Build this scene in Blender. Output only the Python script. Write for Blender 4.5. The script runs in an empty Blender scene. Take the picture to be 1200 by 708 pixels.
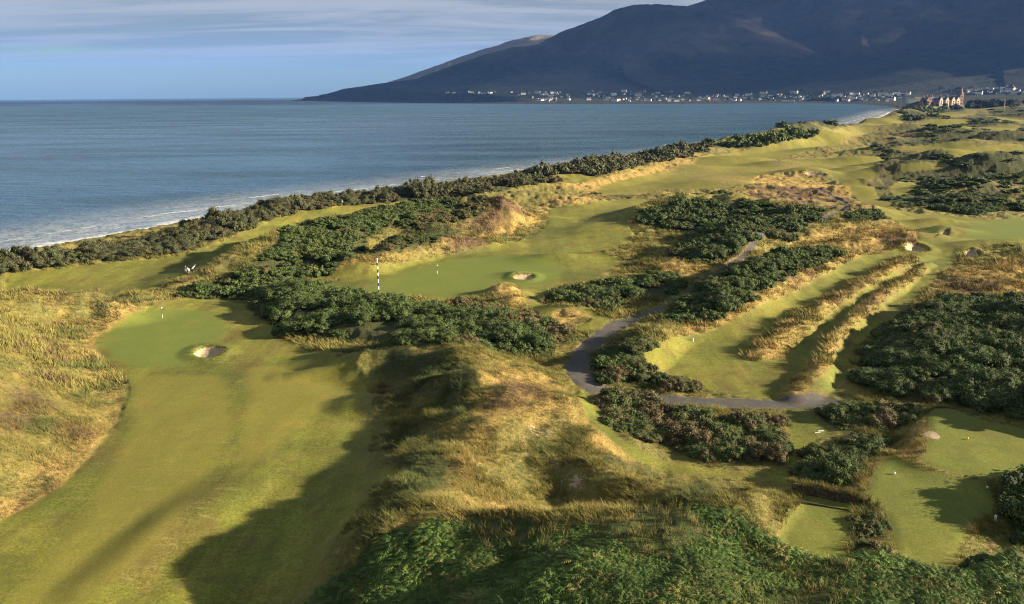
import bpy, math, random
import numpy as np
from mathutils import Matrix, Vector

rng = np.random.default_rng(7)
random.seed(7)
scene = bpy.context.scene
COL = scene.collection

# ------------------------------------------------------------------ camera
CAM_Z = 38.0
FPX = 933.0                       # focal length in pixels of the 1200 px wide photograph
PITCH = math.atan((354 - 109.4) / FPX)
ROLL = math.radians(-0.37)
REARTH = 7.4e6
Mcam = Matrix.Rotation(math.radians(90) - PITCH, 4, 'X') @ Matrix.Rotation(ROLL, 4, 'Z')
cam_data = bpy.data.cameras.new('camera')
cam = bpy.data.objects.new('camera', cam_data)
COL.objects.link(cam)
cam.matrix_world = Matrix.Translation((0, 0, CAM_Z)) @ Mcam
cam_data.sensor_width = 36
cam_data.lens = FPX / 1200 * 36
cam_data.clip_start = 0.5
cam_data.clip_end = 120000
scene.camera = cam

# ------------------------------------------------------------------ light, sky, exposure
SUN_EL, SUN_AZ = 16.0, -5.0        # azimuth: 0 = from camera right (+X), negative = from behind the camera
EXPOSURE = 2.15
sd = Vector((math.cos(math.radians(SUN_EL)) * math.cos(math.radians(SUN_AZ)),
             math.cos(math.radians(SUN_EL)) * math.sin(math.radians(SUN_AZ)), math.sin(math.radians(SUN_EL))))
sun_data = bpy.data.lights.new('sun', 'SUN')
sun_data.energy = 4.9
sun_data.angle = math.radians(0.5)
sun_data.color = (1.0, 0.83, 0.61)
sun = bpy.data.objects.new('sun', sun_data)
COL.objects.link(sun)
sun.rotation_euler = sd.to_track_quat('Z', 'Y').to_euler()
sun.location = (200, 0, 150)

world = bpy.data.worlds.new("World")
scene.world = world
world.use_nodes = True
def build_world():
    nt = world.node_tree
    nt.nodes.clear()
    N, L = nt.nodes.new, nt.links.new
    out = N('ShaderNodeOutputWorld'); bg = N('ShaderNodeBackground')
    sky = N('ShaderNodeTexSky')
    sky.sky_type = 'NISHITA'; sky.sun_disc = False
    sky.sun_elevation = math.radians(SUN_EL)
    sky.sun_rotation = math.radians(90 - SUN_AZ)
    sky.altitude = 50; sky.air_density = 1.0; sky.dust_density = 0.6; sky.ozone_density = 2.0
    tc = N('ShaderNodeTexCoord')
    sep = N('ShaderNodeSeparateXYZ'); L(tc.outputs['Generated'], sep.inputs[0])
    # cloud sheets high above: direction projected on a plane
    mz = N('ShaderNodeMath'); mz.operation = 'MAXIMUM'; L(sep.outputs['Z'], mz.inputs[0]); mz.inputs[1].default_value = 0.0
    az = N('ShaderNodeMath'); az.operation = 'ADD'; L(mz.outputs[0], az.inputs[0]); az.inputs[1].default_value = 0.05
    dx = N('ShaderNodeMath'); dx.operation = 'DIVIDE'; L(sep.outputs['X'], dx.inputs[0]); L(az.outputs[0], dx.inputs[1])
    dy = N('ShaderNodeMath'); dy.operation = 'DIVIDE'; L(sep.outputs['Y'], dy.inputs[0]); L(az.outputs[0], dy.inputs[1])
    cmb = N('ShaderNodeCombineXYZ'); L(dx.outputs[0], cmb.inputs[0]); L(dy.outputs[0], cmb.inputs[1])
    def noise(scale, detail, rough, dist, off, sx, sy):
        mp = N('ShaderNodeMapping'); L(cmb.outputs[0], mp.inputs[0])
        mp.inputs['Location'].default_value = off
        mp.inputs['Rotation'].default_value = (0, 0, math.radians(-12))
        mp.inputs['Scale'].default_value = (sx, sy, 1)
        n = N('ShaderNodeTexNoise'); L(mp.outputs[0], n.inputs['Vector'])
        n.inputs['Scale'].default_value = scale; n.inputs['Detail'].default_value = detail
        n.inputs['Roughness'].default_value = rough; n.inputs['Distortion'].default_value = dist
        return n
    def ramp(src, a, b):
        m = N('ShaderNodeMapRange'); m.interpolation_type = 'SMOOTHSTEP'; L(src, m.inputs[0])
        m.inputs[1].default_value = a; m.inputs[2].default_value = b
        return m.outputs[0]
    def mix(fac, a, b):
        m = N('ShaderNodeMix'); m.data_type = 'RGBA'
        L(fac, m.inputs[0])
        for s, v in ((m.inputs[6], a), (m.inputs[7], b)):
            if isinstance(v, tuple): s.default_value = (*v, 1)
            else: L(v, s)
        return m.outputs[2]
    def mul(a, b):
        m = N('ShaderNodeMath'); m.operation = 'MULTIPLY'; L(a, m.inputs[0])
        if isinstance(b, float): m.inputs[1].default_value = b
        else: L(b, m.inputs[1])
        return m.outputs[0]
    # grey-violet stratus sheet, broken; then cream cirrus streaks
    hi = ramp(sep.outputs['Z'], 0.012, 0.062)
    g = noise(0.55, 8, 0.6, 0.4, (3.1, 1.7, 0), 0.35, 1.0)
    gs = mul(ramp(g.outputs['Fac'], 0.26, 0.50), hi)
    c = noise(0.9, 9, 0.62, 0.7, (7.3, 4.2, 0), 0.28, 1.0)
    cs = mul(mul(ramp(c.outputs['Fac'], 0.40, 0.60), hi), 0.9)
    tint = N('ShaderNodeMix'); tint.data_type = 'RGBA'; tint.blend_type = 'MULTIPLY'; tint.inputs[0].default_value = 1.0
    L(sky.outputs[0], tint.inputs[6]); tint.inputs[7].default_value = (SKY_TINT[0], SKY_TINT[1], SKY_TINT[2], 1)
    col = mix(mul(gs, 0.85), tint.outputs[2], CLOUD_GREY)
    col = mix(mul(cs, 0.8), col, CLOUD_CREAM)
    col = mix(mul(ramp(sep.outputs['Z'], 0.14, 0.42), 0.8), col, CLOUD_HIGH)      # bright thin veil overhead
    L(col, bg.inputs['Color'])
    bg.inputs['Strength'].default_value = SKY_STRENGTH
    L(bg.outputs[0], out.inputs[0])
SKY_TINT = (0.38, 0.46, 0.225)
SKY_STRENGTH = 0.055
CLOUD_GREY = (1.18, 1.28, 1.42)
CLOUD_CREAM = (2.35, 2.38, 2.32)
CLOUD_HIGH = (1.50, 1.68, 1.75)
build_world()

scene.view_settings.view_transform = 'Standard'
scene.view_settings.look = 'None'
scene.view_settings.gamma = 1
scene.view_settings.use_curve_mapping = False
scene.view_settings.exposure = EXPOSURE
scene.render.engine = 'CYCLES'
scene.cycles.use_denoising = True
scene.cycles.denoising_prefilter = 'NONE'
scene.cycles.filter_width = 1.1
scene.cycles.max_bounces = 5
scene.cycles.diffuse_bounces = 2
scene.cycles.glossy_bounces = 2
scene.cycles.volume_bounces = 0
scene.cycles.transparent_max_bounces = 24

# ------------------------------------------------------------------ maths helpers
Rm = np.array(Mcam.to_3x3())
def rays(px, py):
    px = np.asarray(px, float); py = np.asarray(py, float)
    v = np.stack([(px - 600) / FPX, -(py - 354) / FPX, -np.ones_like(px)], -1)
    return v @ Rm.T
def plane(px, py, z):
    """where the sight line of photo pixel (px,py) meets height z (over the curved earth)"""
    d = rays(px, py); hl = np.hypot(d[..., 0], d[..., 1])
    t = -d[..., 2] / hl
    b = CAM_Z - np.asarray(z, float)
    disc = np.maximum(t * t - 2 * b / REARTH, 1e-12)
    r = np.where(t > 0, (t - np.sqrt(disc)) * REARTH, 30000.0)
    r = np.clip(r, 0, 30000)
    return r * d[..., 0] / hl, r * d[..., 1] / hl
def at_range(px, py, r):
    d = rays(px, py); hl = np.hypot(d[..., 0], d[..., 1])
    return r * d[..., 0] / hl, r * d[..., 1] / hl, CAM_Z + r * d[..., 2] / hl + r * r / (2 * REARTH)
def sstep(a, b, x):
    t = np.clip((x - a) / (b - a), 0, 1)
    return t * t * (3 - 2 * t)
def _hash(ix, iy, seed):
    h = (ix.astype(np.int64) * 374761393 + iy.astype(np.int64) * 668265263 + seed * 144269504) & 0xFFFFFFFF
    h = ((h ^ (h >> 13)) * 1274126177) & 0xFFFFFFFF
    h = h ^ (h >> 16)
    return (h & 0xFFFFFF) / float(0xFFFFFF)
def vnoise(x, y, seed=0):
    xi = np.floor(x); yi = np.floor(y)
    fx = x - xi; fy = y - yi
    ux = fx * fx * fx * (fx * (fx * 6 - 15) + 10); uy = fy * fy * fy * (fy * (fy * 6 - 15) + 10)
    xi = xi.astype(np.int64); yi = yi.astype(np.int64)
    a = _hash(xi, yi, seed); b = _hash(xi + 1, yi, seed)
    c = _hash(xi, yi + 1, seed); d = _hash(xi + 1, yi + 1, seed)
    return (a + (b - a) * ux) * (1 - uy) + (c + (d - c) * ux) * uy - 0.5
def fbm(x, y, wl, octaves=4, seed=0, rough=0.5):
    o = 0; amp = 1.0; f = 1.0 / wl; tot = 0
    ca, sa = math.cos(0.6), math.sin(0.6)
    for i in range(octaves):
        o = o + amp * vnoise(x * f + 17.3 * i, y * f - 9.1 * i, seed + i)
        tot += amp; amp *= rough; f *= 2.03
        x, y = x * ca - y * sa, x * sa + y * ca
    return o / tot * 2          # roughly -1..1
def seg_dist(x, y, pts, z=None):
    """distance to a polyline and interpolated z of the nearest point"""
    best = np.full(x.shape, 1e12); bz = np.zeros(x.shape)
    for k in range(len(pts) - 1):
        ax, ay = pts[k]; bx, by = pts[k + 1]
        dx, dy = bx - ax, by - ay
        t = np.clip(((x - ax) * dx + (y - ay) * dy) / (dx * dx + dy * dy + 1e-9), 0, 1)
        d2 = (x - ax - t * dx) ** 2 + (y - ay - t * dy) ** 2
        m = d2 < best
        best = np.where(m, d2, best)
        if z is not None: bz = np.where(m, z[k] + (z[k + 1] - z[k]) * t, bz)
    return np.sqrt(best), bz
def poly_sd(x, y, P, margin=12.0):
    """signed distance (positive inside) to polygon P, clipped at -margin away from it"""
    out = np.full(x.shape, -margin)
    P = np.asarray(P)
    m = (x > P[:, 0].min() - margin) & (x < P[:, 0].max() + margin) & (y > P[:, 1].min() - margin) & (y < P[:, 1].max() + margin)
    if not m.any(): return out
    xs, ys = x[m], y[m]
    best = np.full(xs.shape, 1e12); ins = np.zeros(xs.shape, bool)
    n = len(P)
    for k in range(n):
        ax, ay = P[k]; bx, by = P[(k + 1) % n]
        dx, dy = bx - ax, by - ay
        t = np.clip(((xs - ax) * dx + (ys - ay) * dy) / (dx * dx + dy * dy + 1e-9), 0, 1)
        best = np.minimum(best, (xs - ax - t * dx) ** 2 + (ys - ay - t * dy) ** 2)
        if ay != by:
            c = ((ay > ys) != (by > ys)) & (xs < dx * (ys - ay) / dy + ax)
            ins ^= c
    d = np.sqrt(best)
    out[m] = np.maximum(np.where(ins, d, -d), -margin)
    return out

# ------------------------------------------------------------------ shore line (sea level -8)
SEA = -8.0
SHORE_PX = [(-700, 445), (-300, 356), (-120, 323), (0, 300), (60, 289), (130, 276), (240, 257), (330, 243), (440, 228), (560, 212), (640, 202),
            (720, 192), (820, 179), (900, 168), (960, 157), (1010, 144.5), (1040, 134.5), (1052, 128.5), (1040, 124.5), (1005, 122.0),
            (960, 121.2), (900, 121.2), (800, 121.8), (620, 122.0), (500, 121.0), (400, 119.2), (343, 118.0)]
sx, sy = plane([p[0] for p in SHORE_PX], [p[1] for p in SHORE_PX], SEA)
SHORE = list(zip(sx, sy))
SHORE = SHORE + [(SHORE[-1][0] - 150, SHORE[-1][1] + 500), (SHORE[-1][0] + 300, 12000.0)]
LAND = [(SHORE[0][0] - 300, SHORE[0][1] - 400)] + SHORE + [(20000, 12000), (20000, -1500), (-800, -1500)]
def shore_sd(x, y):
    return poly_sd(x, y, LAND, margin=60000)

# ------------------------------------------------------------------ relief of the links, all in metres
def ridge(pts, w, z0=0):
    p = [plane(a, b, z) for a, b, z in pts]
    return ([(float(u), float(v)) for u, v in p], [z for _, _, z in pts], w)
RIDGES = [
    # central foreground dune: main crest, spur, far crest
    ridge([(505, 408, 3.3), (548, 419, 4.0), (560, 434, 3.2), (567, 452, 4.4), (558, 474, 3.1), (549, 494, 3.9), (535, 516, 3.0), (527, 536, 3.8), (514, 560, 3.2), (505, 580, 4.2), (500, 605, 4.6)], 13),
    ridge([(556, 440, 4.6), (500, 452, 2.8), (455, 463, 2.0), (425, 466, 1.2)], 5.5),
    ridge([(405, 414, 1.2), (440, 409, 2.8), (505, 406, 3.4), (560, 414, 3.8), (620, 430, 2.8), (660, 442, 1.0)], 9),
    ridge([(560, 440, 4.0), (620, 470, 3.6), (650, 500, 2.6)], 14),
    ridge([(310, 552, 0.2), (255, 585, 0.5), (205, 622, 0.55), (120, 692, 0.35)], 5),
    ridge([(330, 440, 0.2), (370, 432, 0.8), (405, 428, 1.2)], 3.0),
    # right rim of the hollow
    ridge([(655, 482, 1.4), (688, 520, 2.0), (725, 556, 2.3), (800, 573, 2.5), (872, 584, 2.8), (900, 582, 3.2)], 5.5),
    ridge([(900, 580, 3.2), (898, 598, 3.8), (880, 612, 5.0)], 4.0),
    # left dune crest
    ridge([(-200, 350, 7.0), (0, 339, 6.2), (70, 338, 5.4), (120, 345, 3.6), (150, 354, 1.2)], 13),
    # gorse dune left of the second green
    ridge([(232, 322, 1.8), (270, 300, 4.6), (300, 287, 5.8), (335, 272, 6.6), (390, 262, 6.0), (440, 262, 4.0), (500, 255, 4.0)], 17),
    ridge([(350, 300, 2.8), (420, 300, 3.2), (470, 282, 4.2), (545, 278, 2.8), (585, 283, 0.8)], 8),
    ridge([(430, 262, 3.0), (500, 251, 5.6), (545, 242, 6.2), (577, 231, 8.2), (600, 237, 6.0), (628, 254, 1.5)], 14),
    ridge([(560, 228, 3), (620, 225, 3), (680, 233, 2.0)], 14),
    # gorse hill right of the second green
    ridge([(738, 262, 1.5), (775, 240, 5.0), (830, 226, 6.5), (890, 232, 5.5), (940, 242, 4.5), (985, 248, 1.6)], 24),
    ridge([(800, 300, 2.0), (850, 280, 4.0), (885, 262, 4.0), (935, 260, 3.0)], 14),
    # gorse hill below the buggy path
    ridge([(780, 376, 0.8), (830, 350, 3.0), (880, 318, 3.6), (940, 292, 3.6), (985, 287, 1.5)], 12),
    # two rough grass banks between the tee lanes
    ridge([(893, 412, 0.8), (910, 397, 1.4), (951, 365, 1.6), (1008, 331, 1.7), (1044, 309, 1.6), (1078, 298, 0.8)], 3.4),
    ridge([(929, 457, 0.8), (942, 443, 1.3), (957, 427, 1.4), (975, 398, 1.4), (1006, 365, 1.4), (1047, 331, 1.4), (1084, 308, 0.8)], 2.7),
    # mound between path and tees
    ridge([(690, 440, 0.8), (740, 410, 2.2), (770, 385, 2.4), (800, 382, 1.0)], 6),
    # bank carrying the sea hedge
    ridge([(-80, 322, 1.6), (60, 306, 1.8), (180, 292, 2.0), (270, 272, 2.4), (340, 247, 2.6), (420, 238, 2.0), (520, 226, 2.5), (620, 214, 2.8), (720, 198, 3.0), (820, 176, 3.0)], 16),
    ridge([(640, 209, 3.5), (700, 196, 5), (760, 186, 4), (830, 172, 4.0), (900, 158, 9.5), (950, 153, 8.0), (990, 154, 3)], 30),
]
def mound(px, py, rx, ry, h, rot=0):
    u, v = plane(px, py, 0)
    return (float(u), float(v), rx, ry, h, rot)
MOUNDS = [
    mound(592, 347, 4.0, 3.4, 1.9), mound(606, 358, 4, 3, 1.4), mound(830, 500, 3, 3, 0.4),
    mound(655, 303, 9, 4, 1.3), mound(710, 300, 7, 3, 1.2), mound(612, 322, 4, 2.5, 0.7),
    mound(1020, 290, 14, 6, 2.4), mound(1060, 284, 12, 5, 2.6), mound(1095, 260, 8, 3, 1.4), mound(1105, 272, 7, 3, 1.8),
    mound(1190, 292, 18, 6, 2.4), mound(1010, 250, 9, 6, 2.5), mound(1160, 328, 14, 8, 0.8),
    mound(690, 380, 8, 4, 0.8), mound(665, 365, 5, 3, 1.0),
    mound(240, 318, 4, 3, 1.6), mound(250, 310, 3, 2.5, 1.6), mound(165, 350, 5, 3, 1.4),
    mound(945, 206, 16, 10, 2.6), mound(905, 222, 22, 10, 2.2), mound(850, 218, 20, 12, 1.6), mound(1000, 226, 16, 8, 2.4),
    mound(1020, 215, 14, 8, 1.5), mound(855, 192, 30, 14, 2.5), mound(920, 196, 18, 12, 2.0), mound(775, 200, 30, 12, 1.6), mound(800, 188, 20, 12, 2.2),
    mound(1075, 206, 26, 12, 4.5), mound(1110, 196, 30, 16, 6.0), mound(1160, 206, 26, 16, 7.0), mound(1190, 222, 20, 12, 5.0), mound(1130, 226, 22, 9, 4.5),
    mound(1060, 182, 34, 16, 4.0), mound(1130, 182, 40, 20, 6.0), mound(1180, 178, 40, 22, 8.0), mound(1010, 190, 22, 10, 2.4),
    mound(1065, 158, 46, 26, 10.0), mound(1110, 165, 40, 22, 6.0), mound(1030, 168, 26, 14, 3.5), mound(985, 178, 26, 12, 2.4), mound(1150, 158, 60, 26, 7.0),
    mound(960, 168, 30, 16, 5.0), mound(990, 158, 34, 18, 3.0), mound(1005, 147, 50, 24, 4.0), mound(1090, 146, 60, 28, 9.0), mound(1150, 146, 60, 28, 8.0),
    mound(1195, 150, 50, 30, 8.0), mound(1075, 139, 80, 40, 7.0), mound(1120, 137, 70, 40, 6.0), mound(1180, 137, 90, 40, 10.0), mound(1200, 133, 120, 60, 12.0), mound(1045, 141, 50, 30, 3.0),
    mound(1140, 240, 24, 9, 2.2), mound(1190, 238, 18, 8, 2.4), mound(890, 175, 26, 14, 2.5),
    mound(1250, 520, 6, 8, 4.0), mound(1215, 470, 10, 6, 1.6), mound(1195, 590, 5, 6, 1.6), mound(1120, 500, 0.1, 0.1, 0.0),
]
rg2 = np.random.default_rng(21)
for k in range(150):                        # small far hummocks all over the links towards the town
    pyk = 132 + 70 * rg2.random() ** 1.4; pxk = rg2.uniform(840, 1420)
    if pxk < 1010 - (pyk - 132) * 3.2 + 40: continue
    rk = (pyk - 106); s = 13000 / rk / 45
    if pxk < 1030 and pyk < 200: continue
    MOUNDS.append(mound(pxk, pyk, rg2.uniform(2.5, 5) * s, rg2.uniform(1.5, 2.6) * s, rg2.uniform(0.25, 0.75) * s))
PLATEAUS = [  # footprint on the ground, height, shoulder width
    ([(-400, 372), (0, 364), (90, 364), (135, 360), (118, 374), (106, 402), (132, 432), (146, 455), (124, 505), (92, 545), (50, 592), (0, 628), (-150, 730), (-600, 760)], 6.6, 18),
    ([(296, 345), (440, 348), (500, 352), (600, 372), (640, 395), (600, 418), (440, 412), (330, 392)], 1.6, 5),
    # foreground bracken dune: this outline is its crest
    ([(395, 1500), (400, 800), (418, 730), (445, 676), (475, 640), (505, 620), (560, 611), (640, 607), (700, 606), (790, 597), (835, 589), (868, 600), (900, 616), (985, 622), (1060, 628), (1120, 635), (1180, 648), (1500, 690), (2200, 900), (1500, 3000), (600, 3000)], 7.4, -9),
    ([(1012, 548), (1038, 518), (1080, 492), (1110, 482), (1210, 496), (1400, 520), (1400, 665), (1160, 650), (1080, 646), (996, 608), (988, 582)], 1.8, 6.5),
    ([(1012, 432), (1014, 408), (1040, 384), (1100, 352), (1160, 346), (1300, 342), (1500, 480), (1200, 490), (1150, 482), (1090, 474), (1040, 460)], 1.6, 6),
]
def crest_z(a, h): return float(np.interp(a, [0, 445, 505, 560, 640, 700, 760], [3.5, 3.6, 4.3, 5.2, 6.4, 7.1, h]))
PLATEAUS = [([tuple(map(float, plane(a, b, crest_z(a, h) if w < 0 else 0))) for a, b in P], h, w) for P, h, w in PLATEAUS]
PITS = [  # bunkers and bowls: px, py, rx, ry, depth
    (856, 599, 2.4, 2.0, 0.9),
]
PITS = [(*map(float, plane(a, b, 0)), rx, ry, d) for a, b, rx, ry, d in PITS]

def relief(x, y, s):
    """height of the links above the golf level, s = distance inland from the shore"""
    acc = np.zeros(x.shape)
    wob = fbm(x, y, 9, 3, 5)
    wx = x + 1.6 * fbm(x, y, 14, 3, 31); wy = y + 1.6 * fbm(x, y, 14, 3, 41)
    for pts, zs, w in RIDGES:
        a = np.array(pts)
        m = (x > a[:, 0].min() - w - 4) & (x < a[:, 0].max() + w + 4) & (y > a[:, 1].min() - w - 4) & (y < a[:, 1].max() + w + 4)
        if not m.any(): continue
        d, z = seg_dist(wx[m], wy[m], pts, zs)
        t = np.clip(d / w, 0, 1)
        acc[m] += np.maximum(z * (1 - t * t) ** 2 * (1 + 0.28 * wob[m]), 0) ** 4
    for mx, my, rx, ry, h, rot in MOUNDS:
        R = max(rx, ry) * 2.6
        m = (np.abs(x - mx) < R) & (np.abs(y - my) < R)
        if not m.any() or h <= 0: continue
        q = ((wx[m] - mx) / rx) ** 2 + ((wy[m] - my) / ry) ** 2
        acc[m] += (h * (1.15 if my < 330 else 1.65 if my < 700 else 1.0) * np.exp(-q * 0.9)) ** 4
    for P, h, w in PLATEAUS:
        dd = poly_sd(wx, wy, P, abs(w) + 3.0)
        if w < 0: dd = dd - w; w = -w
        hh = h * (0.45 + 0.55 * sstep(-13, 9, x)) if h == 7.4 else h
        acc += np.maximum(hh * sstep(0, w, dd) * (1 + 0.12 * wob), 0) ** 4
    z = acc ** 0.25
    z += 0.45 * fbm(x, y, 60, 3, 3) + 0.15 * fbm(x, y, 18, 2, 8)
    far = sstep(220, 600, np.hypot(x, y)) * sstep(60, 140, s)
    z += far * 3.4 * np.maximum(fbm(x, y, 80, 4, 77), -0.15)
    for mx, my, rx, ry, dep in PITS:
        m = (np.abs(x - mx) < rx * 2) & (np.abs(y - my) < ry * 2)
        if not m.any(): continue
        q = np.sqrt(((x[m] - mx) / rx) ** 2 + ((y[m] - my) / ry) ** 2)
        z[m] -= dep * (1 - sstep(0.72, 1.12, q))
    # beach and dune foot
    z += sstep(430, 640, np.hypot(x, y)) * 7.0 * np.exp(-((s - 58) / 24) ** 2) * (0.75 + 0.9 * fbm(x, y, 70, 3, 91))
    beach = SEA + np.clip(s, -200, 30) * 0.045
    k = sstep(14, 42, s)
    return np.where(s < 44, beach * (1 - k) + z * k, z)

# ------------------------------------------------------------------ ground sheet: rings and spokes round the camera foot
def make_az():
    fine = np.radians(np.arange(-37.5, 37.51, 0.074))
    c1 = np.radians(np.arange(38.2, 60, 0.7)); c2 = np.radians(np.arange(60, 180, 3.0))
    pos = np.concatenate([c1, c2])
    return np.concatenate([-pos[::-1], fine, pos])
AZ = make_az()
r1 = np.geomspace(3, 38, 24)[:-1]
r2 = np.arange(38, 62, 0.24)
r3 = np.geomspace(62, 2700, int(math.log(2700 / 62) / 0.0041))
RR = np.concatenate([r1, r2, r3])
GA, GR = np.meshgrid(AZ, RR, indexing='ij')
GX = GR * np.sin(GA); GY = GR * np.cos(GA)
GS = shore_sd(GX.ravel(), GY.ravel()).reshape(GX.shape)
GZ = relief(GX.ravel(), GY.ravel(), GS.ravel()).reshape(GX.shape)

def grid_lookup(A, x, y):
    a = np.interp(np.arctan2(x, y), AZ, np.arange(len(AZ)))
    r = np.interp(np.hypot(x, y), RR, np.arange(len(RR)))
    i = np.clip(a.astype(int), 0, len(AZ) - 2); j = np.clip(r.astype(int), 0, len(RR) - 2)
    fa = a - i; fr = r - j
    return (A[i, j] * (1 - fa) + A[i + 1, j] * fa) * (1 - fr) + (A[i, j + 1] * (1 - fa) + A[i + 1, j + 1] * fa) * fr
GDROP = GR * GR / (2 * REARTH)
def hit(px, py):
    """point of the ground sheet seen at photo pixel (px, py)"""
    px = np.atleast_1d(np.asarray(px, float)); py = np.atleast_1d(np.asarray(py, float))
    d = rays(px, py); hl = np.hypot(d[:, 0], d[:, 1]); sl = d[:, 2] / hl
    az = np.arctan2(d[:, 0], d[:, 1])
    ai = np.clip(np.interp(az, AZ, np.arange(len(AZ))), 0, len(AZ) - 1.001)
    i = ai.astype(int); fa = (ai - i)[:, None]
    col = (GZ - GDROP)[i] * (1 - fa) + (GZ - GDROP)[i + 1] * fa
    above = col >= CAM_Z + sl[:, None] * RR[None, :]
    above[:, -1] = True
    j = np.argmax(above, 1); j0 = np.maximum(j - 1, 0)
    n = np.arange(len(px))
    e1 = CAM_Z + sl * RR[j] - col[n, j]; e0 = CAM_Z + sl * RR[j0] - col[n, j0]
    t = np.where(np.abs(e0 - e1) > 1e-9, np.clip(e0 / (e0 - e1 + 1e-12), 0, 1), 0)
    r = RR[j0] + (RR[j] - RR[j0]) * t
    return r * np.sin(az), r * np.cos(az)
def wpoly(P):
    """pixel outline -> world outline on the ground"""
    xs, ys = [], []
    n = len(P)
    for k in range(n):
        (ax, ay), (bx, by) = P[k], P[(k + 1) % n]
        m = max(1, int(math.hypot(bx - ax, by - ay) / 22))
        for q in range(m):
            xs.append(ax + (bx - ax) * q / m); ys.append(ay + (by - ay) * q / m)
    x, y = hit(xs, ys)
    return np.stack([x, y], 1)
def smooth_poly(P, it=2):
    for _ in range(it):
        Q = np.roll(P, -1, 0)
        P = np.stack([0.75 * P + 0.25 * Q, 0.25 * P + 0.75 * Q], 1).reshape(-1, 2)
    return P

# ------------------------------------------------------------------ what covers the ground
FAIRWAYS = [
    [(150, 372), (128, 385), (110, 400), (118, 418), (140, 435), (150, 452), (141, 490), (112, 530), (70, 572), (0, 612), (-200, 700), (-200, 900), (300, 900), (338, 712), (372, 670), (412, 605), (432, 540), (437, 480), (427, 448), (408, 426), (378, 414), (340, 402), (325, 386), (300, 366), (270, 352), (230, 349), (190, 351)],
    [(0, 341), (0, 323), (60, 315), (130, 308), (190, 303), (240, 292), (290, 272), (330, 254), (360, 246), (440, 238), (446, 244), (390, 252), (350, 260), (325, 272), (290, 284), (262, 302), (232, 316), (205, 330), (150, 346), (100, 344)],
    [(365, 338), (410, 322), (480, 305), (540, 296), (590, 286), (630, 274), (645, 256), (640, 243), (690, 240), (730, 232), (770, 233), (745, 248), (733, 263), (745, 273), (735, 285), (722, 291), (700, 298), (730, 303), (728, 312), (692, 330), (640, 340), (634, 360), (690, 362), (720, 372), (704, 388), (660, 386), (638, 376), (622, 362), (600, 346), (562, 344), (545, 352), (500, 350), (470, 347), (430, 346), (390, 346)],
    [(690, 226), (720, 212), (790, 200), (830, 182), (880, 174), (930, 165), (985, 152), (1010, 143), (1040, 136), (1075, 133), (1060, 141), (1030, 150), (1005, 158), (985, 168), (930, 180), (900, 190), (950, 185), (1000, 183), (1040, 182), (1030, 190), (1010, 196), (1035, 204), (1012, 214), (980, 206), (930, 200), (880, 206), (880, 215), (830, 222), (780, 222), (730, 230)],
    [(985, 206), (1012, 212), (1025, 225), (1045, 240), (1062, 250), (1110, 252), (1160, 258), (1240, 250), (1240, 284), (1150, 286), (1118, 300), (1112, 318), (1090, 325), (1078, 303), (1060, 296), (1082, 285), (1060, 262), (1025, 246), (1000, 228), (980, 214)],
    [(752, 426), (758, 410), (800, 392), (840, 385), (880, 364), (930, 342), (985, 312), (1010, 299), (1060, 292), (1075, 296), (1050, 302), (1030, 311), (997, 334), (932, 368), (885, 401), (866, 417), (876, 424), (923, 421), (932, 401), (970, 368), (1022, 334), (1063, 311), (1066, 312), (1034, 335), (998, 368), (968, 401), (955, 418), (940, 431), (925, 446), (917, 458), (905, 468), (880, 466), (840, 460), (800, 445)],
    [(941, 459), (959, 446), (974, 431), (979, 418), (987, 401), (1019, 368), (1065, 334), (1101, 311), (1116, 311), (1085, 336), (1048, 369), (1009, 402), (1001, 422), (992, 442), (980, 464), (955, 468)],
    [(668, 455), (690, 455), (699, 478), (722, 508), (768, 536), (830, 550), (890, 554), (918, 545), (922, 478), (950, 480), (985, 502), (955, 518), (945, 540), (947, 572), (922, 570), (895, 560), (860, 560), (800, 556), (740, 538), (706, 508), (684, 482)],
    [(1095, 168), (1150, 166), (1110, 178), (1060, 176)], [(1120, 148), (1200, 146), (1200, 152), (1140, 154)], [(1085, 132), (1150, 130), (1130, 136), (1090, 140)],
    [(1150, 135), (1220, 140), (1220, 147), (1180, 144)], [(1040, 172), (1090, 170), (1080, 177), (1050, 178)], [(1130, 126.5), (1165, 126), (1160, 129), (1130, 131)], [(1060, 143), (1100, 139), (1150, 140), (1110, 148), (1070, 150)], [(1100, 176), (1200, 168), (1200, 176), (1120, 184)], [(1060, 192), (1120, 190), (1090, 199), (1050, 204)], [(1040, 214), (1080, 214), (1070, 224), (1045, 232)],
    [(640, 205), (700, 205), (690, 214), (650, 216)], [(440, 312), (380, 330), (360, 325), (410, 312)],
]
TEES = [
    [(928, 586), (1000, 600), (1003, 608), (985, 615), (950, 615), (910, 606), (916, 597)],
    [(1037, 541), (1070, 547), (1165, 562), (1168, 590), (1160, 612), (1110, 632), (1070, 622), (1012, 592), (1018, 570)],
    [(1083, 497), (1112, 489), (1240, 507), (1240, 556), (1140, 556), (1078, 543), (1090, 522)],
]
GREENS = [
    [(140, 382), (119, 398), (127, 416), (162, 432), (215, 428), (238, 410), (262, 396), (262, 378), (240, 364), (195, 361), (165, 367)],
    [(420, 339), (470, 320), (540, 303), (600, 299), (650, 306), (664, 318), (640, 333), (590, 340), (540, 350), (500, 346), (450, 345)],
    [(1140, 262), (1200, 254), (1240, 262), (1240, 278), (1160, 282), (1130, 274)],
]
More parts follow.
